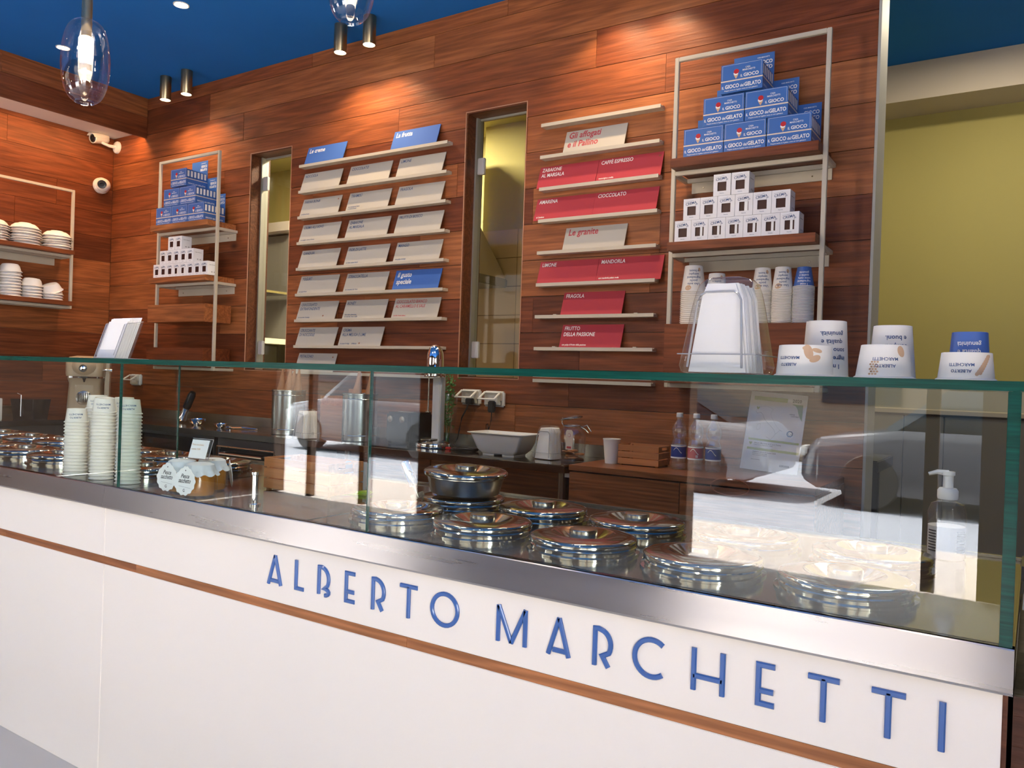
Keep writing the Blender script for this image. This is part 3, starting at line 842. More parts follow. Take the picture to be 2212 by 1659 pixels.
# ------------------------------------------------------------------ napkin dispensers
def rrect(hw_, hd_, r, z, n=5, cy=0.0):
    pts = []
    for cx_, cy_, a0 in ((hw_ - r, hd_ - r, 0), (-hw_ + r, hd_ - r, 90), (-hw_ + r, -hd_ + r, 180), (hw_ - r, -hd_ + r, 270)):
        for i in range(n + 1):
            t = math.radians(a0 + 90 * i / n)
            pts.append((cx_ + r * math.cos(t), cy + cy_ + r * math.sin(t), z))
    return pts
def napkin_meshes():
    body = MB()
    secs = [(.060, .048, .0, .02), (.072, .058, .004, .024), (.076, .062, .016, .026), (.072, .058, .040, .026), (.060, .049, .120, .026), (.054, .045, .150, .026), (.050, .041, .164, .026), (.043, .035, .173, .024), (.030, .024, .177, .018)]
    body.loft([rrect(a, b, r, z) for a, b, z, r in secs])
    fr = MB(); pts = []
    def fp(x, z): # point on the sloping front
        y = -(.062 - (z - .016) * (.062 - .049) / .104) - .0012
        return (x, y, z)
    zt, zb, wt, wb = .148, .012, .034, .050
    for (x, z) in ((-wb, zb), (-wt - .006, zt - .016), (-wt, zt - .005), (-wt + .008, zt), (wt - .008, zt), (wt, zt - .005), (wt + .006, zt - .016), (wb, zb)): pts.append(fp(x, z))
    fr.tube(pts, .0020, 6)
    fr.tube([(-.072, -.059, .036), (.0725, -.059, .036), (.0735, .056, .036)], .0011, 5)
    clip = MB().box(.0705, .0755, -.008, .008, .026, .044)
    naps = MB()
    random.seed(3)
    n = 12
    for i in range(n):
        y = -.050 + i * .0074
        w = .039 if i else .036
        vs = []
        for s_, yy in ((0, y), (1, y + .0058)):
            for x, z in ((-w - .017, .004), (w + .017, .004), (w - .001 + random.uniform(-.002, .002), .140), (w - .010, .163 + random.uniform(-.003, .002)), (-w + .010, .164), (-w + .001, .140)):
                vs.append((x, yy + z * .06 + random.uniform(-.0006, .0006), z))
        naps.add(vs, [(0, 1, 2, 3, 4, 5), (11, 10, 9, 8, 7, 6)] + [(k, k + 6, (k + 1) % 6 + 6, (k + 1) % 6) for k in range(6)])
    return body.mesh('cover', 'clear_plastic', True), fr.mesh('front_frame', 'acrylic_edge', True), clip.mesh('clip', 'clear_plastic'), naps.mesh('napkin_stack', 'napkin')
NM = napkin_meshes()
def napkin_dispenser(loc, rz, label, s=1.0):
    t = thing('napkin_dispenser', label, 'napkin dispenser', loc, rz)
    for n, me in zip(('cover', 'front_frame', 'clip', 'napkin_stack'), NM): link(n, me, t)
    t.scale = (s, s, s)
    return t
napkin_dispenser((-.520, 1.575, GT), math.radians(-2), 'large clear napkin dispenser full of napkins on glass top', 1.09)
napkin_dispenser((-2.055, 3.50, .9005), math.radians(-8), 'clear napkin dispenser between white tub and glass jar', .96)
napkin_dispenser((-3.66, 3.36, .9005), math.radians(-14), 'clear napkin dispenser in front of the steel cone canister', 1.0)

hd = thing('napkin_holder', 'open clear acrylic holder with white napkins, left on glass', 'napkin holder', (-2.585, 1.50, GT))
sh = lambda z: z * .34
def lean(x0, x1, y0, y1, z0, z1):
    return [[(x0, y0 + sh(z0), z0), (x1, y0 + sh(z0), z0), (x1, y1 + sh(z0), z0), (x0, y1 + sh(z0), z0)], [(x0, y0 + sh(z1), z1), (x1, y0 + sh(z1), z1), (x1, y1 + sh(z1), z1), (x0, y1 + sh(z1), z1)]]
hb = MB().loft(lean(-.062, .062, .032, .035, 0, .128)).loft(lean(-.062, -.0595, -.018, .032, 0, .122)).loft(lean(.0595, .062, -.018, .032, 0, .122)).loft(lean(-.0595, .0595, -.020, -.0175, 0, .03))
hb.loft(lean(-.0595, -.050, -.020, -.0175, .03, .118)).loft(lean(.050, .0595, -.020, -.0175, .03, .118)).box(-.062, .062, -.02, .10, 0, .002)
part('holder', hb, 'clear_plastic', hd)
eb = MB()
for x in (-.050, .050): eb.tube([(x, -.021 + sh(.012), .012), (x, -.021 + sh(.116), .116)], .0011, 5)
eb.tube([(-.062, -.020, .002), (.062, -.020, .002), (.063, .10, .002)], .0012, 5)
eb.tube([(-.062, -.02 + sh(.0), .0), (-.062, -.02 + sh(.118), .118), (-.062, .034 + sh(.128), .128), (.062, .034 + sh(.128), .128), (.062, -.02 + sh(.118), .118), (.062, -.02, 0)], .0011, 5)
part('rim', eb, 'acrylic_edge', hd, smooth=True)
nk = MB(); random.seed(5)
for i in range(9):
    y = -.0155 + i * .0050; h1 = .126 + .012 * math.sin(i * .9) + (.006 if i > 4 else 0); d = random.uniform(-.004, .004)
    nk.loft(lean(-.056 + d * .3, .054 + d * .5, y, y + .0042, .003, h1))
part('napkin_stack', nk, 'napkin', hd)

# ------------------------------------------------------------------ cup stacks in the left case
tub_me = cup_mesh('small_tub', .0365, .0300, .048, 'paper_cup', 32)
def tub_stack(x, y, n, name, tilt_top=False, pitch=.0112):
    z = DECK + .0005
    lean_x = random.uniform(-.0003, .0003)
    for k in range(n):
        top = (k == n - 1)
        o = link('paper_tub', tub_me, None, (x + lean_x * k * .6, y, z + k * pitch), (0, 0, k * 1.3 if not top else 0))
        if top:
            tag(o, 'topmost white paper tub of the %s' % name, 'tub')
            aa = toward_cam(x, y)
            cup_text(o, ['ALBERTO', 'MARCHETTI'], .0365, .0300, .048, aa - .1, .032, .0085, .0110, 'ink_blue')
            if tilt_top: o.rotation_euler = (0.03, 0.10, 0)
        else:
            tag(o, 'white paper tub nested in the %s' % name, 'tub', 'white paper tubs nested in the %s' % name)
            o['group'] = 'white paper tubs nested in the %s' % name
random.seed(11)
tub_stack(-2.777, 1.500, 17, 'shortest tub stack, far left in case')
tub_stack(-2.808, 1.590, 21, 'second tub stack from the left')
tub_stack(-2.613, 1.500, 21, 'middle tub stack with crooked top', True)
tub_stack(-2.625, 1.580, 21, 'fourth tub stack, just left of pane edge')
tub_stack(-2.460, 1.500, 21, 'tub stack seen through the divider pane')

# ------------------------------------------------------------------ peach jars with tags and price sign
def jar(x, y, label, tagdx=0, rz=0.0):
    t = thing('peach_jar', label, 'jar', (x, y, DECK + .0004), rz)
    gl = MB(); loops = []
    for r, z in ((.040, 0), (.045, .004), (.048, .015), (.048, .060), (.044, .074), (.037, .080), (.037, .088)):
        loops.append([(r * (1 + .035 * math.cos(8 * k * 2 * PI / 48)) * math.cos(k * 2 * PI / 48), r * (1 + .035 * math.cos(8 * k * 2 * PI / 48)) * math.sin(k * 2 * PI / 48), z) for k in range(48)])
    gl.loft(loops); part('glass', gl, 'clear_glass', t, smooth=True)
    pe = MB()
    for k in range(6):
        aa = k * PI / 3
        for zz in (.020, .050):
            pe.lathe([(0, -.018)] + [(.0185 * math.cos(q), .0185 * math.sin(q)) for q in [(-80 + i * 20) * PI / 180 for i in range(9)]] + [(0, .018)], 10, cap=False, T=Tm((.024 * math.cos(aa + zz * 20), .024 * math.sin(aa + zz * 20), zz)))
    part('peaches', pe, 'peach', t, smooth=True)
    part('syrup', MB().lathe([(0, .004), (.040, .004), (.043, .015), (.043, .058), (.038, .068), (0, .070)], 24, cap=False), 'peach', t, smooth=True)
    cl = MB(); loops = []
    for r, z, wv in ((.001, .098, 0), (.030, .0985, 0), (.040, .094, .0), (.043, .082, .02), (.0445, .076, .04), (.053, .064, .07)):
        loops.append([(r * (1 + wv * math.cos(9 * k * 2 * PI / 54)) * math.cos(k * 2 * PI / 54), r * (1 + wv * math.cos(9 * k * 2 * PI / 54)) * math.sin(k * 2 * PI / 54), z + wv * .05 * math.sin(9 * k * 2 * PI / 54)) for k in range(54)])
    cl.loft(loops, cap0=True, cap1=False); part('cloth_cover', cl, 'cloth_cover', t, smooth=True)
    tg = MB(); n = 60; poly = []
    for k in range(n):
        q = 2 * PI * k / n; r = .0415 + .0017 * math.cos(14 * q)
        xx = r * math.cos(q) * 1.02; zz = r * math.sin(q)
        if zz > 0: xx *= (1 - .45 * (zz / .045) ** 2)
        poly.append((xx, zz * 1.02))
    T = Tm((tagdx, -.0565, .050), rx=-.10)
    tg.prism(poly, .0008, T=T)
    g_ = part('tag', tg, 'paper_white', t)
    tx = MB(); fn = lambda u, v_: tuple(T @ Vector((u, -.0004, v_)))
    put_text(tx, 'Pesca', .017, fn, 0, .008, 'C', shear=.35, width=.034)
    put_text(tx, 'sacchetto', .019, fn, 0, -.006, 'C', shear=.35, width=.050)
    put_text(tx, 'G', .012, fn, 0, -.032, 'C', bold=.02)
    tx.add([fn(-.022, -.016), fn(.026, -.020), fn(.026, -.0205), fn(-.022, -.0165)], [(0, 3, 2, 1)])
    d = part('lettering', tx, 'ink_dark', g_)
    hl = MB().lathe([(0, 0), (.002, 0)], 10, cap=False, T=T @ Matrix.Translation((0, -.0005, .030)) @ Matrix.Rotation(PI / 2, 4, 'X'))
    part('eyelet', hl, 'ink_dark', g_)
    return t
jar(-2.195, 1.515, 'left jar of peaches with cloth cover and scalloped tag', .0, .12)
jar(-2.085, 1.500, 'right jar of peaches with cloth cover and scalloped tag', .0, .12)
jar(-2.165, 1.60, 'jar of peaches standing behind the two tagged jars', .0, 2.6)
ps = thing('price_sign', 'small white price card in clear stand on the peach jars', 'sign', (-2.150, 1.535, DECK + .100), 0.10)
part('card', MB().box(-.040, .034, -.002, -.001, .004, .062, T=Tm(rx=-.30)), 'paper_white', ps)
tx = MB(); T = Tm(rx=-.30)
for i, s_ in enumerate(('Pesca sacchetto', 'vasetto 9,00')):
    put_text(tx, s_, .008, lambda u, v_: tuple(T @ Vector((u, -.0026, v_))), -.036, .044 - i * .014)
part('lettering', tx, 'ink_tan', ps)
part('stand', MB().box(-.042, .046, .0, .0015, .002, .066, T=Tm(rx=-.30)).box(-.042, .046, 0, .03, 0, .0018), 'clear_plastic', ps)
part('stand_edge', MB().tube([tuple(T @ Vector((-.042, 0, .066))), tuple(T @ Vector((.046, 0, .066))), tuple(T @ Vector((.046, 0, .002)))], .0012, 5), 'acrylic_edge', ps)

# ------------------------------------------------------------------ crates
def crate(x, y, z, w, d, h, label, rz=0.0, rows=3):
    t = thing('wooden_crate', label, 'crate', (x, y, z), rz)
    gp_ = .0042; hh = (h - .004) / rows
    for k in range(rows):
        z0 = .004 + k * hh + gp_ / 2; z1 = .004 + (k + 1) * hh - gp_ / 2
        part('slat', MB().box(-w / 2, w / 2, -d / 2, -d / 2 + .006, z0, z1), 'crate_wood', t)
        part('slat', MB().box(-w / 2, w / 2, d / 2 - .006, d / 2, z0, z1), 'crate_wood', t)
        if k < rows - 1:
            for sx in (-1, 1): part('end_slat', MB().box(sx * w / 2 - (.006 if sx > 0 else 0), sx * w / 2 + (.006 if sx < 0 else 0), -d / 2 + .0062, d / 2 - .0062, z0, z1), 'crate_wood', t)
        else:
            for sx in (-1, 1):
                xa, xb = sx * w / 2 - (.006 if sx > 0 else 0), sx * w / 2 + (.006 if sx < 0 else 0)
                part('end_slat', MB().box(xa, xb, -d / 2 + .0062, -d * .22, z0, z1).box(xa, xb, d * .22, d / 2 - .0062, z0, z1).box(xa, xb, -d * .22, d * .22, z0, z0 + (z1 - z0) * .35).box(xa, xb, -d * .22, d * .22, z1 - (z1 - z0) * .2, z1), 'crate_wood', t)
    for sx in (-1, 1):
        for sy in (-1, 1):
            cx_, cy_ = sx * (w / 2 - .012), sy * (d / 2 - .012)
            part('corner_block', MB().box(cx_ - .006, cx_ + .006, cy_ - .006, cy_ + .006, 0, h - .006), 'crate_wood', t)
    part('bottom', MB().box(-w / 2 + .0062, w / 2 - .0062, -d / 2 + .0062, d / 2 - .0062, .004, .009), 'crate_wood', t)
    return t
crate(-1.925, 1.80, DECK + .0004, .29, .15, .105, 'pine slat crate inside the case beside peach jars')
crate(-1.545, 3.52, .9125, .205, .135, .098, 'small pine slat crate next to the water bottles', 0.0)

tr = thing('tumbler_caddy', 'grey tumbler on a lime green lid inside the case', 'caddy', (-1.795, 1.86, DECK + .0003), .25)
part('green_lid', MB().box(-.062, .050, -.022, .022, 0, .011), 'green_plastic', tr, bevel=.004)
part('cup', MB().lathe([(.021, .0112), (.025, .075), (.0235, .075), (.020, .013), (0, .013)], 28, T=Tm((-.02, 0, 0)), cap=False), 'bottle_plastic', tr, smooth=True)
part('holder', MB().box(-.05, .03, .014, .022, .0112, .10), 'grey_plastic', tr, bevel=.003)

# soap pump bottle
sb = thing('pump_bottle', 'white pump soap bottle at right end of the case deck', 'bottle', (-.165, 2.11, DECK + .0003))
part('body', MB().lathe([(.038, 0), (.041, .004), (.041, .105), (.034, .125), (.018, .132), (.018, .136)], 32, T=Matrix.Identity(4)), 'clear_plastic', sb, smooth=True)
part('liquid', MB().lathe([(0, .002), (.039, .002), (.039, .075), (0, .075)], 28, cap=False), 'paper_white', sb, smooth=True)
part('collar', MB().lathe([(.021, .1365), (.022, .140), (.022, .156), (.018, .162), (0, .162)], 28), 'plastic_white', sb, smooth=True)
part('pump_head', MB().lathe([(.011, .1622), (.011, .190), (.014, .192), (.014, .200), (0, .201)], 20).tube([(0, 0, .196), (-.022, -.006, .198), (-.040, -.010, .192)], [.007, .0055, .004], 8), 'plastic_white', sb, smooth=True)
lb = MB()
for k in range(8):
    for a0 in (-2.55, -0.95):
        z = .018 + k * .0065
        pts = [(.0414 * math.cos(a0 + i * .09), .0414 * math.sin(a0 + i * .09), zz) for i in range(7) for zz in (z, z + .0028)]
        lb.add(pts, [(2 * i, 2 * i + 2, 2 * i + 3, 2 * i + 1) for i in range(6)])
part('print', lb, 'ink_dark', sb)

# ------------------------------------------------------------------ menu ledges and cards
LEDZ = [2.7000 - .1745 * k for k in range(9)]
for side, xa, xb in (('left', -4.236, -2.965), ('right', -2.316, -1.618)):
    for k, z in enumerate(LEDZ):
        if k == 0: which = 'topmost %s-hand menu ledge' % side
        elif k == 8: which = 'lowest %s-hand menu ledge, just below glass top' % side
        else: which = '%s cream menu ledge from the top, %s-hand board' % (['', 'second', 'third', 'fourth', 'fifth', 'sixth', 'seventh', 'eighth'][k], side)
        mb = MB()
        prof = [(3.7435, z - .018), (3.7435, z), (3.7475, z), (3.7475, z - .004), (3.766, z - .004), (3.766, z), (3.7975, z), (3.7975, z - .018)]
        vs = [(xa, y, zz) for y, zz in prof] + [(xb, y, zz) for y, zz in prof]; n = 8
        # prism along X built from convex pieces
        mb.box(xa, xb, 3.7435, 3.7975, z - .018, z - .0045); mb.box(xa, xb, 3.7435, 3.7472, z - .0045, z); mb.box(xa, xb, 3.768, 3.7975, z - .0045, z)
        if side == 'right' and k in (6, 7):
            mb.box(xa + .10, xa + .12, 3.770, 3.785, z, z + .006); mb.box(xb - .12, xb - .10, 3.770, 3.785, z, z + .006)
        o = link('menu_ledge', mb.mesh('menu_ledge', 'ledge_cream'), None)
        mid = Vector(((xa + xb) / 2, 3.7975, z - .018))
        for v_ in o.data.vertices: v_.co -= mid
        o.location = mid
        tag(o, which if 'cream' in which else 'cream ' + which, 'ledge', 'menu ledges on the %s board' % side)
def snail(fn, x, y, s, mb):
    pts = []
    for i in range(26):
        t = i / 25; r = s * (.15 + .85 * t); q = t * 4.2 * PI
        pts.append((r * math.cos(q) * .5, r * math.sin(q) * .5))
    for i in range(25):
        (x1, y1), (x2, y2) = pts[i], pts[i + 1]; w = s * .10
        d = Vector((x2 - x1, y2 - y1)); d.normalize(); nx, ny = -d.y * w, d.x * w
        mb.add([fn(x + x1 - nx, y + y1 - ny), fn(x + x2 - nx, y + y2 - ny), fn(x + x2 + nx, y + y2 + ny), fn(x + x1 + nx, y + y1 + ny)], [(0, 1, 2, 3)])
CH = .127
def card(row, xa, w, style, title, sub=(), logo=None, side='left', label=None, dy=0.0):
    z = LEDZ[row] - .004
    y0, y1 = 3.752 + dy, 3.794
    H = math.hypot(CH, y1 - y0); ang = math.atan2(y1 - y0, CH)
    colr = {'cream': 'card_cream', 'blue': 'card_blue', 'red': 'card_red', 'creamred': 'card_cream', 'cream_redhead': 'card_cream'}[style]
    ink = {'cream': 'ink_blue', 'blue': 'ink_white', 'red': 'ink_white', 'creamred': 'ink_red', 'cream_redhead': 'ink_red'}[style]
    nm = ' '.join(title)
    lab = label or '%s menu card reading %s, %s board' % ({'cream': 'cream', 'blue': 'blue', 'red': 'red', 'creamred': 'cream', 'cream_redhead': 'cream'}[style], nm, side)
    t = thing('menu_card', lab, 'menu card', (xa, y0, z + .0005))
    R = Matrix.Rotation(-ang, 4, 'X')
    m = MB().box(0, w, 0, .004, 0, H, T=R)
    part('board', m, colr, t)
    fn = lambda u, v_: tuple(R @ Vector((u, -.0007, v_)))
    tx = MB()
    serif = style in ('blue', 'cream_redhead')
    if serif:
        sz = .046 if style == 'blue' else .053
        for i, s in enumerate(title):
            put_text(tx, s, sz, fn, .022, H - .046 - i * sz * 1.02, bold=.022, shear=.06, sx=.84)
    else:
        sz = .0285 if style != 'red' else .0310
        for i, s in enumerate(title):
            put_text(tx, s, sz, fn, .016, H - .032 - i * sz * 1.08, sx=.80, bold=.014)
        for i, s in enumerate(sub):
            put_text(tx, s, .0135, fn, .016, .014 + (len(sub) - 1 - i) * .0135, bold=.02, sx=.80)
    part('lettering', tx, ink, t)
    if logo:
        lg = MB(); snail(fn, logo[0], H - logo[1], .012, lg); part('snail_mark', lg, 'ink_brown', t)
    return t
c1, c2, c3, cw = -4.229, -3.795, -3.372, .363
card(0, -4.198, .360, 'blue', ['Le creme'], label='blue heading card reading Le creme')
card(0, -3.423, .365, 'blue', ['La frutta'], label='blue heading card reading La frutta')
card(1, c1, cw, 'cream', ['NOCCIOLA']); card(1, c2, cw, 'cream', ['CIOCCOLATO']); card(1, c3, cw, 'cream', ['LIMONE'])
card(2, c1, cw, 'cream', ['FARINA BONA'], ['con farina di mais'], (.335, .026)); card(2, c2, cw, 'cream', ['TIRAMISÙ'], ['con mascarpone fresco', 'e savoiardi Savoié']); card(2, c3, cw, 'cream', ['FRAGOLA'])
card(3, c1, cw, 'cream', ["CREMA ALL'UOVO"], ['con vaniglia e scorza di limone']); card(3, c2, cw, 'cream', ['ZABAIONE', 'AL MARSALA']); card(3, c3, cw, 'cream', ['FRUTTI DI BOSCO'])
card(4, c1, cw, 'cream', ['GIANDUIA']); card(4, c2, cw, 'cream', ['FIOR DI LATTE'], ['con latte e panna freschi']); card(4, c3, cw, 'cream', ['MANGO'], ['con polpa di mango'])
card(5, c1, cw, 'cream', ['YOGURT'], ['con yogurt fresco']); card(5, c2, cw, 'cream', ['STRACCIATELLA'], ['con cioccolato São Tomé']); card(5, c3, cw, 'blue', ['Il gusto', 'speciale'], label='blue heading card reading Il gusto speciale')
card(6, c1, cw, 'cream', ['CIOCCOLATO', 'EXTRAFONDENTE'], ['con cioccolato Chontalpa'], (.250, .105)); card(6, c2, cw, 'cream', ['BONÈT'], ['dolce tipico piemontese', 'con amaretti, rhum e caffè'])
card(6, c3, cw, 'creamred', ['CIOCCOLATO BIANCO', 'AL CARAMELLO E SALE'], ['con fior di sale italiano'], label='cream menu card with red lettering CIOCCOLATO BIANCO AL CARAMELLO')
card(7, c1, cw, 'cream', ['CROCCANTE', 'DI NOCCIOLE']); card(7, -3.825, .368, 'cream', ['CREMA', 'ALLA MELIGA E LIME'], ['con paste di meliga      di Michelis'], (.185, .112))
card(8, c1, cw, 'cream', ['PISTACCHIO'], (), (.330, .026))
card(1, -2.180, .362, 'cream_redhead', ['Gli affogati', 'e il Pallino'], side='right', label='cream heading card with red words Gli affogati e il Pallino')
card(2, -2.339, .361, 'red', ['ZABAIONE', 'AL MARSALA'], side='right'); card(2, -1.976, .364, 'red', ['CAFFÈ ESPRESSO'], ['monorigine a scelta'], (.345, .022), side='right', dy=.003)
card(3, -2.352, .362, 'red', ['AMARENA'], ['di Cantiano'], side='right'); card(3, -1.989, .360, 'red', ['CIOCCOLATO'], side='right')
card(4, -2.163, .364, 'cream_redhead', ['Le granite'], side='right', label='cream heading card with red words Le granite')
card(5, -2.318, .361, 'red', ['LIMONE'], side='right'); card(5, -1.955, .365, 'red', ['MANDORLA'], ['con mandorla pelata cruda'], side='right', dy=-.002)
card(6, -2.161, .361, 'red', ['FRAGOLA'], side='right'); card(7, -2.163, .363, 'red', ['FRUTTO', 'DELLA PASSIONE'], ['con polpa di frutto della passione'], side='right')

# ------------------------------------------------------------------ wall shelf units
def shelf_unit(x0, x1, label, blocks, fy=3.62):
    cx_ = (x0 + x1) / 2
    t = thing('wall_shelf', label, 'shelf', (cx_, YB - .003, 1.28))
    def L(mb): mb.v = [(x - cx_, y - (YB - .003), z - 1.28) for x, y, z in mb.v]; return mb
    b = .020
    fr = MB()
    fr.box(x0, x0 + b, fy, fy + b, 1.285, 2.860).box(x1 - b, x1, fy, fy + b, 1.285, 2.860).box(x0 + b, x1 - b, fy, fy + b, 2.840, 2.860)
    part('front_frame', L(fr), 'frame_cream', t, bevel=.002)
    for z in (1.285, 1.905, 2.295):
        lv = MB()
        lv.box(x0 + b, x1 - b, fy, fy + b, z, z + b)
        for xa in (x0, x1 - b): lv.box(xa, xa + b, fy + b, YB - .003, z, z + b)
        lv.box(x0 + b, x1 - b, YB - .003 - b, YB - .003, z, z + b)
        part('level_frame', L(lv), 'frame_cream', t, bevel=.002)
    for z in (1.905, 2.295):
        part('wall_plate', L(MB().box(x0 + .04, x1 - .015, YB - .009, YB - .003, z - .052, z - .001)), 'frame_cream', t)
        for xx in (x0 + .10, x1 - .10): part('screw', L(MB().lathe([(0, 0), (.004, 0), (.003, .002), (0, .002)], 8, T=Tm((xx, YB - .009, z - .028), rx=PI / 2))), 'steel_satin', t)
    for z0, z1 in blocks:
        part('wood_block', L(MB().box(x0 + b + .002, x1 - b - .002, 3.548, YB - .003 - b if z0 < 1.7 else YB - .003, z0, z1)), 'plank_x', t, bevel=.0015)
    return t
shelf_unit(-1.498, -.786, 'right cream metal and wood wall shelf beside the doorway', [(2.3165, 2.358), (1.9265, 1.966), (1.3065, 1.582)])
shelf_unit(-5.648, -4.925, 'left cream metal and wood wall shelf beside dark corner', [(2.3165, 2.358), (1.9265, 1.966), (1.632, 1.762), (1.3065, 1.446)])

# blue display cartons
BW, BH = .1885, .1285
def display_box(x, z, label, group, first=[None], y=3.560):
    if first[0] is None:
        t = thing('display_carton', label, 'carton', (x, y, z), 0, group)
        part('front_panel', MB().box(0, BW, 0, .0015, 0, BH), 'box_blue', t)
        part('tray', MB().box(0, BW, .0016, .175, 0, .002).box(0, .0015, .0016, .175, .002, .052).box(BW - .0015, BW, .0016, .175, .002, .052), 'box_blue', t)
        part('tray_band', MB().box(-.0004, BW + .0004, -.0006, -.0001, .0505, .0560).box(BW + .0001, BW + .0007, .0, .175, .0505, .0560).box(-.0007, -.0001, 0, .175, .0505, .0560), 'band_cream', t)
        part('header_card', MB().box(0, BW, .1755, .177, 0, .223), 'box_blue', t)
        for k in range(6):
            q = part('pack', MB().box(.003, BW - .003, .006 + k * .028, .030 + k * .028, .0025, .122 - k * .001), 'box_blue', t)
            part('pack_label', MB().box(BW - .003, BW - .0027, .010 + k * .028, .026 + k * .028, .070, .112), 'ink_white', q)
        fn = lambda u, v_: (u, -.0007, v_)
        tx = MB()
        put_text(tx, 'IL', .017, fn, .006, .020, sx=.8); put_text(tx, 'GIOCO', .024, fn, .020, .020, bold=.025, width=.064)
        put_text(tx, 'del', .018, fn, .089, .020, sx=.8); put_text(tx, 'GELATO', .024, fn, .108, .020, bold=.025, width=.074)
        put_text(tx, 'Prepara anche tu il gelato come un vero gelatiere', .0075, fn, .018, .008, width=.15)
        put_text(tx, 'IL', .016, fn, .090, .064, sx=.8); put_text(tx, 'GIOCO', .021, fn, .103, .064, bold=.025, width=.068)
        put_text(tx, 'CASA', .0105, fn, .122, .101, 'C', bold=.012, width=.022); put_text(tx, 'MARCHETTI', .0105, fn, .126, .090, 'C', bold=.012, width=.056)
        for (xa, xb, za, zb) in ((.006, .1825, .1235, .1243), (.006, .0068, .060, .1235), (.1817, .1825, .060, .1235)): tx.add([fn(xa, za), fn(xb, za), fn(xb, zb), fn(xa, zb)], [(0, 1, 2, 3)])
        hf = lambda u, v_: (u, .1750, v_)
        put_text(tx, 'GIOCO', .024, hf, .112, .175, bold=.025, width=.068); put_text(tx, 'GELATO', .024, hf, .100, .150, bold=.025, width=.080)
        put_text(tx, 'CASA MARCHETTI', .008, hf, .110, .203, width=.056)
        sf = lambda u, v_: (BW + .0004, u, v_)
        put_text(tx, 'GIOCO del GELATO', .013, sf, .014, .016, bold=.02, width=.145)
        part('lettering', tx, 'ink_white', t)
        cn = MB()
        n = 14
        def disc(cx_, cz, rx, rz_, y_):
            cn.add([(cx_, y_, cz)] + [(cx_ + rx * math.cos(2 * PI * i / n), y_, cz + rz_ * math.sin(2 * PI * i / n)) for i in range(n)], [(0, i + 1, (i + 1) % n + 1) for i in range(n)])
        disc(.070, .092, .012, .011, -.0009); part('scoop_print', cn, 'red_plastic', t)
        cn = MB(); disc(.068, .083, .011, .008, -.0008); part('scoop_print', cn, 'ink_white', t)
        cn = MB().add([(.058, -.0007, .078), (.069, -.0007, .058), (.080, -.0007, .078)], [(0, 1, 2)]); part('cone_print', cn, 'ink_tan', t)
        first[0] = t
        return t
    return dup(first[0], (x, y, z), None, label, group)
for side, ox in (('right', 0.0), ('left', -4.155)):
    for r, (z, xs) in enumerate(((2.3585, (-1.4165, -1.2245, -1.0315)), (2.4885, (-1.3260, -1.1335)), (2.6265, (-1.2480,)))):
        for i, x in enumerate(xs):
            pos_ = ('bottom row, %s' % ('left', 'middle', 'right')[i]) if r == 0 else ('middle row, %s' % ('left', 'right')[i] if r == 1 else 'top of the pyramid')
            display_box(x + ox, z, 'blue game display carton, %s, %s wall shelf' % (pos_, side), 'blue display cartons on the %s shelf' % side)

# white jar boxes
CWd, CHt = .0805, .0985
def jar_box(x, z, label, group, variant, first={}, y=3.560):
    if variant not in first:
        t = thing('jar_box', label, 'box', (x, y, z), 0, group)
        w, h, d = CWd - .0008, CHt - .0006, .082
        m = MB(); a0, a1, b0, b1 = .019, .060, .021, .062
        m.box(0, w, 0, .0012, 0, b0).box(0, w, 0, .0012, b1, h).box(0, a0, 0, .0012, b0, b1).box(a1, w, 0, .0012, b0, b1)
        m.box(0, w, .006, d, 0, h).box(0, .001, .0012, .006, 0, h).box(w - .001, w, .0012, .006, 0, h).box(.001, w - .001, .0012, .006, 0, .001).box(.001, w - .001, .0012, .006, h - .001, h)
        part('carton', m, 'box_white', t)
        part('jar_window', MB().box(a0 - .003, a1 + .003, .0050, .0058, b0 - .003, b1 + .003), 'jar_dark', t)
        if variant: part('jar_highlight', MB().box(a0 + .022, a0 + .029 + .004 * variant, .0045, .0049, b0 - .001, b1 + .001), 'paper_white', t)
        fn = lambda u, v_: (u, -.0006, v_)
        rot = .16
        fr = lambda u, v_: fn(.012 + u * math.cos(rot) - v_ * math.sin(rot), .067 + u * math.sin(rot) + v_ * math.cos(rot))
        tx = MB(); put_text(tx, 'CREMA', .0165, fr, 0, 0, bold=.012, width=.052); put_text(tx, 'Jo', .012, fr, .044, -.007, shear=.3, bold=.012)
        tx.add([fr(.0, .0155), fr(.040, .0155), fr(.040, .0163), fr(.0, .0163)], [(0, 1, 2, 3)])
        put_text(tx, 'Pistacchio', .005, fn, w / 2, .0095, 'C')
        part('lettering', tx, 'ink_blue', t)
        sd = MB(); sf = lambda u, v_: (w + .0004, u, v_)
        put_text(sd, 'ingredienti', .006, sf, .014, .070, width=.05); put_text(sd, '02', .012, sf, .030, .018, bold=.02); put_text(sd, '02', .012, sf, .052, .018, bold=.02)
        part('side_print', sd, 'ink_dark', t)
        first[variant] = t
        return t
    return dup(first[variant], (x, y, z), None, label, group)
pos_n = ['first', 'second', 'third', 'fourth', 'fifth', 'sixth', 'seventh', 'eighth']
for i in range(7): jar_box(-1.4462 + i * .0810, 1.9665, 'white spread jar box, bottom row, %s from left, right shelf' % pos_n[i], 'white jar boxes on the right shelf', 1 if i > 0 else 0)
for i in range(6): jar_box(-1.4064 + i * .0812, 2.0655, 'white spread jar box, middle row, %s from left, right shelf' % pos_n[i], 'white jar boxes on the right shelf', 0 if i not in (3,) else 2)
for i in range(2): jar_box(-1.2660 + i * .0835, 2.1645, 'white spread jar box, top row, %s, right shelf' % ('left', 'right')[i], 'white jar boxes on the right shelf', 0)
LX = -5.585
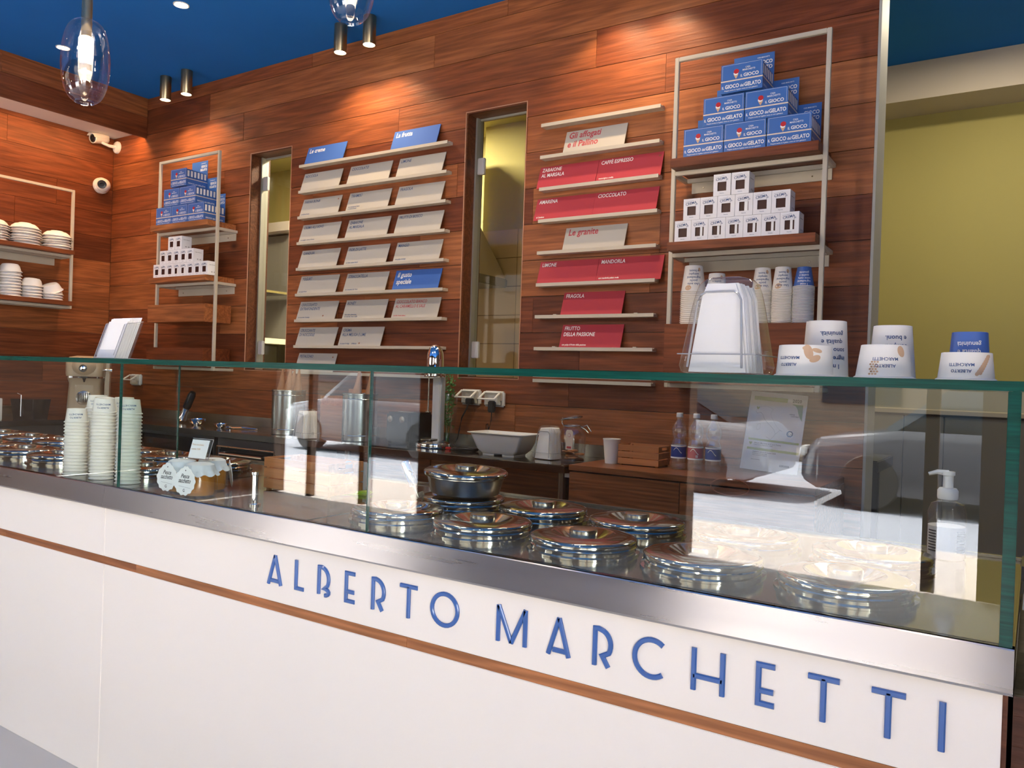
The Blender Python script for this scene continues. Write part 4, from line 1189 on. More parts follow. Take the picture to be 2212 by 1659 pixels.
for i in range(8): jar_box(LX + i * .0812, 1.9665, 'white spread jar box, bottom row, %s from left, left shelf' % pos_n[i], 'white jar boxes on the left shelf', 1 if i in (3, 4) else 0)
for i in range(5): jar_box(LX + .075 + i * .0815, 2.0655, 'white spread jar box, middle row, %s from left, left shelf' % pos_n[i], 'white jar boxes on the left shelf', 0)
for i in range(2): jar_box(LX + .175 + i * .0830, 2.1645, 'white spread jar box, top row, %s, left shelf' % ('left', 'right')[i], 'white jar boxes on the left shelf', 0)

# paper cups on the right shelf
def cup_stack(x, y, rr, rb, h, n, pitch, name, m, ink, lines, size, lh, z0=1.5825, blobs=True):
    me = cup_mesh('cup_' + name[:4], rr, rb, h, m, 32)
    for k in range(n):
        o = link('paper_cup', me, None, (x, y, z0 + k * pitch))
        if k == n - 1:
            tag(o, 'topmost %s' % name, 'cup')
            aa = toward_cam(x, y)
            cup_text(o, lines, rr, rb, h, aa, h - .022, size, lh, ink)
            if blobs: blob(o, [(.5 * rr, h - .02, .007, .009, .2), (-.4 * rr, .018, .014, .012, .3)], rr, rb, h, aa, 'ink_tan')
        else: tag(o, 'paper cup nested in the %s' % name.split(' of the ')[-1], 'cup', 'paper cups nested in the %s' % name.split(' of the ')[-1])
U = ['Uso solo', 'pochi', 'ingredienti', 'semplici', 'e buoni.']
cup_stack(-1.375, 3.64, .0570, .0425, .125, 18, .0090, 'large white cup of the leftmost stack on the right shelf', 'paper_cup', 'ink_blue', U, .0155, .0155)
cup_stack(-1.262, 3.64, .0480, .0365, .110, 16, .0085, 'white cup of the lower second stack on the right shelf', 'paper_cup', 'ink_blue', ['I miei', 'ingredienti', 'sono cura,', 'qualità e', 'genuinità.'], .0125, .0145)
cup_stack(-1.051, 3.64, .0455, .0335, .105, 21, .0074, 'white cup of the third stack on the right shelf', 'paper_cup', 'ink_blue', U, .0135, .0145)
cup_stack(-.961, 3.64, .0455, .0335, .105, 21, .0074, 'white cup of the fourth stack on the right shelf', 'paper_cup', 'ink_blue', U, .0135, .0145)
cup_stack(-.870, 3.64, .0440, .0290, .088, 27, .0062, 'blue cup of the blue stack on the right shelf', 'paper_cup_blue', 'ink_white', ['I miei', 'ingredienti', 'sono cura,', 'qualità e', 'genuinità'], .0125, .0130, blobs=False)

# ------------------------------------------------------------------ bowl shelf on the left wall
ws = thing('wall_shelf', 'cream metal and wood shelf with white bowls, left border', 'shelf', (XL + .003, 2.7, 1.73))
def WL(mb): mb.v = [(x - XL - .003, y - 2.7, z - 1.73) for x, y, z in mb.v]; return mb
xf, b = -6.40, .020
fr = MB().box(xf - b, xf, 3.372, 3.392, 1.735, 2.672).box(xf - b, xf, 2.0, 2.02, 1.735, 2.672).box(xf - b, xf, 2.02, 3.372, 2.652, 2.672)
part('front_frame', WL(fr), 'frame_cream', ws, bevel=.002)
for z in (1.735, 2.135):
    lv = MB().box(xf - b, xf, 2.02, 3.372, z, z + b).box(XL + .003, xf - b, 3.372, 3.392, z, z + b).box(XL + .003, xf - b, 2.0, 2.02, z, z + b).box(XL + .003, XL + .023, 2.02, 3.372, z, z + b)
    part('level_frame', WL(lv), 'frame_cream', ws, bevel=.002)
part('wall_plate', WL(MB().box(XL + .003, XL + .009, 2.06, 3.335, 2.078, 2.134)), 'frame_cream', ws)
for z0, z1 in ((1.756, 1.790), (2.156, 2.188)):
    part('wood_block', WL(MB().box(XL + .003, -6.335, 2.024, 3.368, z0, z1)), 'plank_y', ws, bevel=.0015)
bowl_me = MB().lathe([(.1100, 0), (.1115, .003), (.108, .006), (.100, .008), (.088, .026), (.070, .040), (.045, .046), (.043, .050), (.040, .046), (0, .046)], 30, cap=False).mesh('bowl_big', 'foam_white', True)
bowl_s = MB().lathe([(.0800, 0), (.0815, .003), (.078, .006), (.073, .010), (.063, .048), (.052, .062), (.030, .066), (0, .066)], 30, cap=False).mesh('bowl_small', 'foam_white', True)
random.seed(21)
def bowls(me, y, z, n, pitch, name, x=-6.455, tilt_top=False, jit=.004):
    for k in range(n):
        o = link('bowl', me, None, (x + random.uniform(-jit, jit), y + random.uniform(-jit, jit), z + k * pitch), (random.uniform(-.03, .03) * (jit > .001), random.uniform(-.03, .03) * (jit > .001), random.uniform(0, 6)))
        if k == n - 1: tag(o, 'topmost white upturned bowl of the %s' % name, 'bowl')
        else: tag(o, 'white upturned bowl in the %s' % name, 'bowl', 'white bowls in the %s' % name)
        if tilt_top and k == n - 1: o.rotation_euler = (0.42, 0.15, 0)
bowls(bowl_me, 3.285, 2.1885, 6, .0195, 'right pile on upper bowl shelf', tilt_top=False)
bowls(bowl_me, 3.055, 2.1885, 7, .0195, 'middle pile on upper bowl shelf')
bowls(bowl_me, 2.825, 2.1885, 7, .0190, 'upper pile cut by left border')
bowls(bowl_s, 2.955, 1.7905, 9, .0225, 'tall stack on lower bowl shelf', jit=.0012)
bowls(bowl_s, 3.112, 1.7905, 5, .0225, 'middle stack on lower bowl shelf', jit=.0012)
bowls(bowl_s, 3.265, 1.7905, 4, .0225, 'right stack with tipped bowl, lower shelf', tilt_top=True, jit=.002)
bowls(bowl_s, 2.795, 1.7905, 10, .0225, 'lower stack cut by left border', jit=.0012)

# ------------------------------------------------------------------ security cameras
cc = thing('bullet_camera', 'white bullet security camera on an arm near the ceiling corner', 'security camera', (-6.520, YB - .0025, 3.128))
part('wall_plate', MB().lathe([(.052, 0), (.052, .008), (.045, .018), (.018, .026), (0, .026)], 28, T=Tm(rx=PI / 2)), 'plastic_white', cc, smooth=True)
part('arm', MB().tube([(0, -.02, 0), (0, -.075, -.004), (-.01, -.11, .006), (-.02, -.135, .018)], [.015, .013, .012, .013], 12), 'plastic_white', cc, smooth=True)
dirv = Vector((.25, -1.0, -.22)).normalized()
q = Vector((0, 0, 1)).rotation_difference(dirv).to_matrix().to_4x4()
T = Matrix.Translation((-.035, -.125, .045)) @ q
part('barrel', MB().lathe([(0, -.06), (.030, -.06), (.036, -.05), (.038, .0), (.040, .085), (.034, .088), (.034, .080), (0, .080)], 28, T=T), 'plastic_white', cc, smooth=True)
part('lens', MB().lathe([(0, .081), (.016, .081), (.018, .087), (.030, .0845), (.033, .083)], 24, T=T, cap=False), 'plastic_black', cc, smooth=True)
sv = MB(); loops = []
for z in (-.05, .105):
    loops.append([tuple(T @ Vector((.044 * math.cos(math.radians(a)), .044 * math.sin(math.radians(a)), z + (.0 if z < 0 else -.0)))) for a in range(20, 161, 14)] + [tuple(T @ Vector((.0415 * math.cos(math.radians(a)), .0415 * math.sin(math.radians(a)), z))) for a in range(160, 19, -14)])
sv.loft(loops); part('sun_shield', sv, 'plastic_white', cc, smooth=True)
dc = thing('dome_camera', 'round white dome security camera in the plank corner', 'security camera', (XL + .0035, 3.690, 2.790), rot=(0, PI / 2, 0))
dirv = Vector((0.2, -.3, .9)).normalized()
part('base', MB().lathe([(.062, 0), (.066, .004), (.066, .030), (.060, .040), (0, .040)], 36), 'plastic_white', dc, smooth=True)
q = Vector((0, 0, 1)).rotation_difference(Vector((.05, -.62, .78))).to_matrix().to_4x4(); T = Matrix.Translation((0, -.004, .046)) @ q
part('ball', MB().lathe([(0, -.058)] + [(.058 * math.cos(math.radians(a)), .058 * math.sin(math.radians(a))) for a in range(-75, 51, 8)] + [(.036, .046), (.034, .040), (0, .040)], 36, T=T, cap=False), 'plastic_white', dc, smooth=True)
part('lens', MB().lathe([(0, .0405), (.010, .0405), (.013, .050), (.016, .050), (.017, .044), (.032, .0425), (.034, .0405)], 32, T=T, cap=False), 'plastic_black', dc, smooth=True)

# ------------------------------------------------------------------ ceiling spots, downlights, pendants
def spot_lamp(loc, energy, size, blend, parent=None, tilt=0.0, color=(1.0, .70, .40), rad=.03):
    d = bpy.data.lights.new('spot_lamp', 'SPOT'); d.energy = energy; d.spot_size = math.radians(size); d.spot_blend = blend; d.color = color; d.shadow_soft_size = rad
    o = bpy.data.objects.new('spot_lamp', d); C.objects.link(o); o.location = loc; o.rotation_euler = (tilt, 0, 0)
    return o
cyl = MB().lathe([(.0385, 0), (.0395, -.001), (.0395, -.172), (.0385, -.1735), (.036, -.1735), (.035, -.165), (0, -.165)], 32, cap=False)
cyl_me = cyl.mesh('body', 'brass', True)
len_me = MB().lathe([(0, -.1662), (.0345, -.1662)], 24, cap=False).mesh('lens', 'lamp_glow')
sp_n = ['first', 'second', 'third', 'fourth', 'fifth', 'sixth']
for i, x in enumerate((-5.520, -5.265, -3.701, -3.457, -1.883, -1.638)):
    lab = '%s brass cylinder ceiling spotlight from the left' % sp_n[i]
    t = thing('spotlight', lab, 'spotlight', (x, 3.572, ZC - .0005), 0, 'brass cylinder spotlights along the wall')
    link('body', cyl_me, t); link('lens', len_me, t)
    spot_lamp((x, 3.572, ZC - .180), 12.5, 118, .55, tilt=.10)
dl_me = MB().lathe([(.046, 0), (.046, -.004), (.040, -.005), (.036, .0)], 28, cap=False).mesh('ring', 'ceiling_white', True)
dg_me = MB().lathe([(0, -.001), (.036, -.001)], 24, cap=False).mesh('lens', 'lamp_glow')
dn = ['recessed round ceiling light, near the left wall', 'recessed round ceiling light, between the two pendants at top']
for i, (x, y) in enumerate(((-5.664, 2.89), (-4.351, 2.90), (-3.04, 2.90), (-1.73, 2.90), (-4.35, 0.2), (-2.4, 0.2), (-.4, 0.2), (-2.4, -1.4), (-.4, -1.4))):  # all but the first two are out of view, added for interior brightness
    t = thing('downlight', dn[i] if i < 2 else 'unseen recessed ceiling light added to brighten the room', 'ceiling light', (x, y, ZC - .0005), 0, 'recessed ceiling lights')
    link('ring', dl_me, t); link('lens', dg_me, t)
    spot_lamp((x, y, ZC - .02), 20 if i < 4 else 16, 120, .8, color=(1.0, .80, .58), rad=.05)
def pendant(loc, r, h, label, flat=.35):
    t = thing('pendant_lamp', label, 'pendant lamp', loc)
    # loc is the middle of the glass
    prof = [(.022, h * .49)]
    for k in range(1, 27):
        a = PI / 2 - PI * k / 28
        prof.append((r * (abs(math.cos(a)) ** .58), h * .5 * math.sin(a)))
    prof += [(r * .40, -h * .497), (r * .36, -h * .470), (0, -h * .455)]
    part('glass_shade', MB().lathe(prof, 48, cap=False), 'lamp_glass', t, smooth=True)
    part('tube', MB().lathe([(.0185, h * .36), (.0185, h * .5 + .30), (.006, h * .5 + .302)], 24, cap=True), 'brass', t, smooth=True)
    part('socket', MB().lathe([(.016, h * .30), (.0175, h * .30), (.0175, h * .36)], 24), 'brass', t, smooth=True)
    part('cable', MB().lathe([(.003, h * .5 + .302), (.003, ZC - .03 - loc[2])], 8), 'rubber_black', t)
    part('canopy', MB().lathe([(.05, ZC - .03 - loc[2]), (.05, ZC - .001 - loc[2])], 24), 'brass', t)
    part('bulb', MB().lathe([(.0235, h * .285), (.0255, h * .26), (.0245, h * .05), (.018, -h * .02), (.0, -h * .03)], 24), 'bulb_glow', t, smooth=True)
    part('diffuser', MB().lathe([(.0205, -h * .035), (.0205, -h * .12), (.019, -h * .12), (.019, -h * .035)], 24, cap=False), 'frosted_tube', t, smooth=True)
    d = bpy.data.lights.new('pendant_light', 'POINT'); d.energy = 14; d.color = (1, .78, .52); d.shadow_soft_size = .03
    o = bpy.data.objects.new('pendant_light', d); C.objects.link(o); o.location = (loc[0], loc[1], loc[2] - h * .30)
pendant((-3.014, 1.621, 2.432), .0840, .310, 'clear glass pendant lamp hanging at the top left')
pendant((-1.9205, 1.8930, 2.600), .0800, .300, 'clear glass pendant lamp cut off by the top border')
# warm strip behind the plank fascia
st = bpy.data.lights.new('cove_strip', 'AREA'); st.shape = 'RECTANGLE'; st.size = .05; st.size_y = 3.0; st.energy = 15; st.color = (1.0, .52, .20)
so = bpy.data.objects.new('cove_strip', st); C.objects.link(so); so.location = (-6.165, 2.25, 3.200); so.rotation_euler = (0, .25, 0)

# ------------------------------------------------------------------ worktops and cabinets behind the counter
wt = thing('steel_worktop', 'polished steel worktop with rounded end along the plank wall', 'worktop', (-4.2, 3.5, 0))
def W_(mb): mb.v = [(x + 4.2, y - 3.5, z) for x, y, z in mb.v]; return mb
poly = [(-6.575, 3.262), (-1.885, 3.290)] + [(-1.885 + .05 * math.sin(math.radians(a)), 3.340 - .05 * math.cos(math.radians(a))) for a in range(10, 91, 10)] + [(-1.835, 3.794), (-6.575, 3.794)]
top = MB(); n = len(poly)
top.add([(x, y, .862) for x, y in poly] + [(x, y, .900) for x, y in poly], [tuple(range(n - 1, -1, -1)), tuple(range(n, 2 * n))] + [(i, (i + 1) % n, (i + 1) % n + n, i + n) for i in range(n)])
part('top', W_(top), 'steel_deck', wt, bevel=.003)
part('upstand', W_(MB().box(-6.575, -1.84, 3.782, 3.796, .9005, .966)), 'steel_satin', wt, bevel=.002)
part('leg', W_(MB().lathe([(.019, 0), (.019, .861)], 20, T=Tm((-1.885, 3.345, 0)))), 'steel_satin', wt, smooth=True)
part('leg', W_(MB().lathe([(.019, 0), (.019, .861)], 20, T=Tm((-3.30, 3.345, 0)))), 'steel_satin', wt, smooth=True)
part('bracket', W_(MB().box(-1.868, -1.845, 3.34, 3.36, .840, .8615)), 'plastic_white', wt)
uc = thing('under_cabinet', 'dark wooden cabinet below the steel worktop', 'cabinet', (-2.6, 3.65, 0))
part('body', MB().box(-.66, .60, -.10, .13, .05, .860), 'dark_wood_x', uc)
for a in (-.66, -.24, .18): part('door', MB().box(a + .002, a + .416, -.118, -.1005, .06, .850), 'cabinet_wood', uc, bevel=.002)
lw = thing('steel_worktop', 'dark steel worktop running along the left wall', 'worktop', (-6.2, 2.0, 0))
part('top', MB().box(-.375, .385, -1.4, 1.255, .862, .900), 'steel_deck', lw, bevel=.003)
part('upstand', MB().box(-.378, -.366, -1.4, 1.255, .9005, .966), 'steel_satin', lw)
part('front', MB().box(-.37, .345, -1.4, 1.24, .02, .861), 'dark_grey', lw)
ov = thing('undercounter_oven', 'black oven with chrome rim below the back worktop', 'oven', (-4.10, 3.35, .30))
part('body', MB().box(-.30, .30, -.06, .40, 0, .558), 'dark_grey', ov)
part('door', MB().box(-.26, .26, -.085, -.0605, .04, .50), 'plastic_black', ov, bevel=.01)
part('door_frame', MB().tube([(-.27, -.088, .03), (.27, -.088, .03), (.27, -.088, .51), (-.27, -.088, .51)], .006, 6, closed=True), 'steel_satin', ov)
part('handle', MB().tube([(-.2, -.086, .47), (-.2, -.12, .47), (.2, -.12, .47), (.2, -.086, .47)], .008, 8), 'chrome', ov)
uf = thing('undercounter_fridge', 'black fridge front under the worktop, left of oven', 'fridge', (-5.2, 3.35, 0))
part('body', MB().box(-.75, .75, -.05, .42, .02, .860), 'dark_grey', uf)
for a in (-.74, 0.005): part('door', MB().box(a, a + .735, -.075, -.0505, .05, .84), 'plastic_black', uf, bevel=.006)

wc = thing('wooden_cabinet', 'oak wooden cabinet with slab top right of steel worktop', 'cabinet', (-1.25, 3.53, 0))
def W2(mb): mb.v = [(x + 1.25, y - 3.53, z) for x, y, z in mb.v]; return mb
part('top_slab', W2(MB().box(-1.800, -.705, 3.252, 3.797, .887, .9125)), 'cabinet_wood', wc, bevel=.0015)
part('body', W2(MB().box(-1.795, -.712, 3.275, 3.797, .03, .880)), 'dark_wood_x', wc)
for a, b in ((-1.797, -1.2615), (-1.2585, -.708)): part('drawer', W2(MB().box(a, b, 3.255, 3.2745, .52, .8795)), 'cabinet_wood', wc, bevel=.0015)
for a, b in ((-1.797, -1.2615), (-1.2585, -.708)): part('drawer', W2(MB().box(a, b, 3.255, 3.2745, .10, .517)), 'cabinet_wood', wc, bevel=.0015)
part('side_panel', W2(MB().box(-.7115, -.7005, 3.258, 3.797, .03, .8865)), 'cabinet_wood', wc)
nr = thing('cable_ring', 'thin brown cable loop hanging over the cabinet front', 'cable', (-1.04, 3.250, .888))
part('loop', MB().tube([(.080 * math.cos(math.radians(a)), -.006, .035 * math.sin(math.radians(a)) - .002) for a in range(0, 360, 12)], .0022, 6, closed=True), 'ink_brown', nr)

# sockets
def socket(x, z, label, y=YB - .0025, rz=0.0, loc=None):
    t = thing('wall_socket', label, 'socket', loc or (x, y, z), rz)
    part('plate', MB().box(-.068, .068, -.028, 0, -.045, .045), 'plastic_white', t, bevel=.008)
    part('inner_frame', MB().box(-.058, .058, -.0345, -.0285, -.037, .037), 'plastic_cream', t, bevel=.003)
    part('outlet', MB().box(-.030, .030, -.036, -.0346, -.022, .022), 'plastic_white', t)
    for dx in (-.012, 0, .012): part('hole', MB().lathe([(0, 0), (.003, 0)], 10, cap=False, T=Tm((dx, -.0364, 0), rx=PI / 2)), 'ink_dark', t)
    T = Tm((0, -.034, .036), rx=math.radians(-58))
    lidm = MB(); o_, i_ = .060, .046
    lidm.box(-o_, o_, -.008, 0, -.080, -.070, T=T).box(-o_, o_, -.008, 0, -.012, 0, T=T).box(-o_, -i_, -.008, 0, -.070, -.012, T=T).box(i_, o_, -.008, 0, -.070, -.012, T=T)
    l = part('flip_cover', lidm, 'plastic_white', t, bevel=.002)
    part('cover_window', MB().box(-i_, i_, -.005, -.003, -.070, -.012, T=T), 'clear_plastic', l)
    part('hinge_arm', MB().box(.050, .060, -.050, -.0285, -.01, .035), 'plastic_cream', t, bevel=.002)
    return t
socket(-2.755, 1.186, 'left white flip cover wall socket above the steel worktop')
socket(-2.590, 1.182, 'right white flip cover wall socket above the steel worktop')
socket(0, 0, 'white flip cover socket beside the beige coffee machine', loc=(-6.125, YB - .0025, 1.190))
cb = thing('power_cable', 'black plug and cable from the left socket', 'cable', (-2.755, 3.77, 1.165))
part('plug', MB().box(-.012, .040, -.035, -.0095, -.02, .015), 'rubber_black', cb, bevel=.005)
part('cord', MB().tube([(.014, -.03, -.01), (.0, -.034, -.05), (-.03, -.034, -.10), (-.045, -.034, -.17), (-.055, -.034, -.22), (-.06, -.06, -.250), (-.02, -.10, -.2600), (.04, -.14, -.2605)], .0045, 8), 'rubber_black', cb, smooth=True)
cb = thing('power_cable', 'black plug with thin looped cord under the right socket', 'cable', (-2.585, 3.77, 1.160))
part('plug', MB().box(-.022, .022, -.036, -.0095, -.055, .012), 'rubber_black', cb, bevel=.006)
part('cord', MB().tube([(0, -.022, -.055), (0, -.024, -.10), (-.012, -.022, -.14), (-.024, -.022, -.165), (-.034, -.022, -.150), (-.034, -.022, -.125), (-.024, -.022, -.120), (-.02, -.022, -.15), (-.028, -.022, -.19), (-.02, -.06, -.25), (.02, -.09, -.2565)], .0028, 6), 'rubber_black', cb, smooth=True)
cb = thing('cable_bundle', 'tangle of black cable with red tip beside mixer base', 'cable', (-2.60, 3.52, .9005))
random.seed(8)
for k in range(3):
    part('cord', MB().tube([((.085 - .01 * k) * math.cos(a_ / 9 * PI) + .01 * k, (.045 + .008 * k) * math.sin(a_ / 9 * PI), .0055 + .0045 * k + .002 * math.sin(a_)) for a_ in range(18)], .0045, 8, closed=True), 'rubber_black', cb, smooth=True)
part('red_tip', MB().box(-.11, -.075, -.03, -.015, .0, .014), 'red_plastic', cb, bevel=.003)

# drink mixer
mx = thing('drink_mixer', 'tall milkshake mixer with chrome domed head and white column', 'mixer', (-2.830, 3.53, .9005))
part('base', MB().lathe([(.075, 0), (.105, .002), (.108, .010), (.104, .024), (.085, .036), (.040, .042), (0, .043)], 40, sy=.85), 'chrome', mx, smooth=True)
part('base_plate', MB().lathe([(.050, .042), (.050, .048), (.044, .050), (0, .050)], 28, T=Tm((-.012, -.02, 0))), 'steel_satin', mx, smooth=True)
part('column', MB().box(-.030, .030, .018, .052, .036, .440), 'plastic_white', mx, bevel=.006)
part('column_side', MB().box(.0302, .040, .020, .050, .040, .438), 'grey_plastic', mx, bevel=.002)
part('head', MB().lathe([(.058, .395), (.060, .400), (.056, .425), (.050, .445), (.049, .490), (.045, .530), (.034, .560), (.018, .574), (0, .577)], 36), 'chrome', mx, smooth=True)
part('switch', MB().box(-.052, -.040, -.052, -.040, .43, .44), 'red_plastic', mx)
part('emblem', MB().box(-.060, -.046, -.044, -.034, .408, .425), 'plastic_black', mx)
part('spindle', MB().lathe([(.004, .20), (.004, .395)], 10, T=Tm((-.012, -.035, 0))).lathe([(0, .195), (.014, .198), (.014, .203), (0, .206)], 14, T=Tm((-.012, -.035, 0))), 'steel_satin', mx, smooth=True)
pl_ = thing('herb_glass', 'clear glass with green herb sprigs behind the mixer column', 'plant', (-2.865, 3.70, .9005))
part('glass', MB().lathe([(.045, 0), (.050, .005), (.058, .22), (.060, .30), (.057, .30), (.048, .01), (0, .008)], 32, cap=False), 'clear_glass', pl_, smooth=True)
lf = MB(); random.seed(4)
for k in range(340):
    a_, z = random.uniform(0, 2 * PI), random.uniform(.10, .40); r = random.uniform(.005, .055 if z > .3 else .040)
    c0 = Vector((r * math.cos(a_), r * math.sin(a_), z)); d = Vector((random.uniform(-1, 1), random.uniform(-1, 1), random.uniform(-.4, 1))).normalized() * .024
    s_ = d.cross(Vector((.3, .8, .1))).normalized() * .0050
    lf.add([c0, c0 + d * .5 + s_, c0 + d, c0 + d * .5 - s_], [(0, 1, 2, 3)])
o = part('leaves', lf, 'leaf_green', pl_); o['kind'] = 'stuff'
part('stem', MB().tube([(0, 0, .01), (.01, .005, .2), (.02, -.01, .38)], .002, 5).tube([(0, 0, .01), (-.02, .005, .2), (-.025, -.01, .36)], .002, 5).tube([(.01, 0, .01), (.03, .0, .16), (.035, .02, .30)], .002, 5), 'leaf_green', pl_)

# white tub, jar, cup, bottles, certificate
tb = thing('plastic_tub', 'white rectangular plastic tub on the steel worktop', 'tub', (-2.325, 3.50, .9005), math.radians(2))
part('tub', MB().loft([rrect(.100, .065, .012, .008), rrect(.125, .078, .016, .030), rrect(.160, .095, .018, .108), rrect(.176, .105, .02, .112), rrect(.176, .105, .02, .116), rrect(.156, .090, .018, .116), rrect(.120, .074, .014, .030), rrect(.098, .060, .012, .014)]), 'plastic_white', tb, smooth=True)
for sx in (-1, 1): part('foot', MB().box(sx * .06 - .035, sx * .06 + .035, -.06, .06, 0, .0079), 'plastic_white', tb)
jr = thing('clip_jar', 'glass clip top jar of biscuits with paper tag', 'jar', (-1.825 - .015, 3.50, .9005 if False else .9008))
jr.location = (-1.905, 3.47, .9005)
part('glass', MB().lathe([(.052, 0), (.062, .004), (.066, .02), (.067, .13), (.060, .158), (.048, .172), (.048, .186), (.045, .186), (.045, .172), (.058, .156), (.064, .13), (.063, .02), (.05, .008), (0, .007)], 40, cap=False), 'clear_glass', jr, smooth=True)
bs = MB(); random.seed(2)
for k in range(9):
    bs.lathe([(0, 0), (.024, 0), (.027, .004), (.024, .008), (0, .009)], 16, T=Matrix.Translation((random.uniform(-.028, .028), random.uniform(-.028, .028), .010 + .005 * k)) @ Matrix.Rotation(random.uniform(-.4, .4), 4, 'X'))
part('biscuits', bs, 'biscuit', jr, smooth=True)
T = Matrix.Translation((-.008, 0, .215)) @ Matrix.Rotation(-.20, 4, 'Y')
part('lid', MB().lathe([(0, -.006), (.050, -.006), (.054, -.002), (.052, .004), (.040, .010), (0, .013)], 36, T=T), 'clear_glass', jr, smooth=True)
part('lid_rim', MB().tube([tuple(T @ Vector((.0535 * math.cos(a_ / 12 * PI), .0535 * math.sin(a_ / 12 * PI), 0))) for a_ in range(24)], .0028, 6, closed=True), 'steel_satin', jr, smooth=True)
part('clasp', MB().tube([(.049 * math.cos(a_ / 12 * PI), .049 * math.sin(a_ / 12 * PI), .178) for a_ in range(24)], .0022, 6, closed=True).tube([(.050, -.008, .176), (.075, -.010, .165), (.095, -.012, .150)], .0025, 6).tube([(.050, .008, .176), (.075, .008, .185), (.100, .006, .155)], .0022, 6).tube([(-.050, 0, .176), (-.062, 0, .19), (-.058, 0, .218)], .0024, 6), 'steel_satin', jr, smooth=True)
tgp = part('paper_tag', MB().prism([(-.018, 0), (.018, 0), (.020, .085), (.012, .096), (-.012, .096), (-.018, .085)], .001, T=Tm((.020, -.0685, .066), rx=0.02, rz=.1)), 'band_cream', jr)
part('tag_print', MB().tube([(.020 + .008 * math.cos(a_ / 8 * PI), -.0702, .136 + .008 * math.sin(a_ / 8 * PI)) for a_ in range(16)], .0009, 4, closed=True).box(.008, .032, -.0700, -.0690, .072, .082), 'ink_red', jr)
oc = MB().lathe([(.0300, 0), (.0300, .002), (.0410, .112), (.0430, .113), (.0430, .117), (.0405, .1165), (.0395, .110), (.029, .004), (0, .004)], 36, cap=False)
cp = tag(link('paper_cup', oc.mesh('cup_open', 'paper_cup', True), None, (-1.690, 3.47, .9130)), 'single upright white paper cup left of small crate', 'cup')
part('print', MB().lathe([(.0331, .034), (.0345, .050)], 10, cap=False), 'paper_cup', cp)
def bottle(x, y, label, mcol):
    t = thing('water_bottle', label, 'bottle', (x, y, .9130))
    prof = [(0, .010), (.020, .006), (.028, 0), (.033, .006), (.0345, .020), (.0335, .050), (.0345, .055), (.0345, .108), (.0335, .114), (.0310, .128), (.0265, .138), (.0265, .142), (.0320, .152), (.0345, .168), (.0335, .186), (.028, .202), (.018, .217), (.0135, .224), (.0130, .232), (.0155, .234), (.0155, .237), (.0125, .239), (.0125, .244)]
    part('bottle_body', MB().lathe(prof, 36, cap=False), 'bottle_plastic', t, smooth=True)
    part('cap', MB().lathe([(.0150, .2375), (.0155, .239), (.0150, .255), (.013, .257), (0, .257)], 28), 'plastic_white', t, smooth=True)
    l_ = part('label_wrap', MB().lathe([(.0349, .056), (.0349, .107)], 40, cap=False), mcol, t, smooth=True)
    for za, zb in ((.0502, .0565), (.1035, .1090)): part('label_edge', MB().lathe([(.0352, za), (.0352, zb)], 40, cap=False), 'paper_white', t, smooth=True)
    a0 = toward_cam(x, y); gm = MB()
    for i in range(9):
        q0, q1 = a0 - .7 + i * .12, a0 - .7 + (i + 1) * .12
        za, zb = .085 + .012 * math.sin(i * .5), .085 + .012 * math.sin((i + 1) * .5)
        gm.add([(.0354 * math.cos(q0), .0354 * math.sin(q0), za), (.0354 * math.cos(q1), .0354 * math.sin(q1), zb), (.0354 * math.cos(q1), .0354 * math.sin(q1), zb + .003), (.0354 * math.cos(q0), .0354 * math.sin(q0), za + .003)], [(0, 1, 2, 3)])
    if mcol == 'water_red_label':
        for i in range(9):
            q0 = a0 + .02 + i * .035; w_ = .012 + .006 * (i % 2)
            gm.add([(.0355 * math.cos(q0), .0355 * math.sin(q0), .060), (.0355 * math.cos(q0 + w_), .0355 * math.sin(q0 + w_), .060), (.0355 * math.cos(q0 + w_), .0355 * math.sin(q0 + w_), .072), (.0355 * math.cos(q0), .0355 * math.sin(q0), .072)], [(0, 1, 2, 3)])
    part('label_art', gm, 'paper_white', l_)
    return t
bottle(-1.365, 3.500, 'left clear water bottle with dark blue label', 'water_blue_label')
bottle(-1.284, 3.497, 'middle clear water bottle with red label', 'water_red_label')
bottle(-1.205, 3.505, 'right clear water bottle with dark blue label', 'water_blue_label')

ce = thing('certificate', 'white framed certificate with map outline leaning against the wall', 'certificate', (-1.014, 3.700, .9132), 0.0, rot=(-.215, math.radians(3.2), 0))
CW2, CH2 = .262, .372
part('acrylic_sheet', MB().box(-CW2 / 2, CW2 / 2, -.0042, -.0012, 0, CH2), 'clear_plastic', ce)
part('paper', MB().box(-CW2 / 2 + .002, CW2 / 2 - .002, -.001, .0, .002, CH2 - .002), 'paper_white', ce)
fn = lambda u, v_: (-CW2 / 2 + u * CW2, -.0014, CH2 * (1 - v_))
def qd(mb, u0, v0, u1, v1): mb.add([fn(u0, v1), fn(u1, v1), fn(u1, v0), fn(u0, v0)], [(0, 1, 2, 3)])
gb = MB(); qd(gb, .08, .065, .66, .115); qd(gb, .08, .60, .95, .625); qd(gb, .08, .715, .97, .745)
for cu, cv in ((.17, .215), (.13, .665)):
    gb.add([fn(cu, cv + .022), fn(cu + .028, cv - .005), fn(cu + .020, cv - .022), fn(cu, cv - .012), fn(cu - .020, cv - .022), fn(cu - .028, cv - .005)], [(0, 1, 2, 3, 4, 5)])
part('green_bands', gb, 'label_green', ce)
lf = MB().add([fn(.74, .13), fn(.93, .13), fn(.945, .33), fn(.90, .29), fn(.87, .24), fn(.84, .18), fn(.80, .145)], [(6, 5, 4, 3, 2, 1, 0)]); part('leaf_print', lf, 'leaf_green', ce)
it = MB()
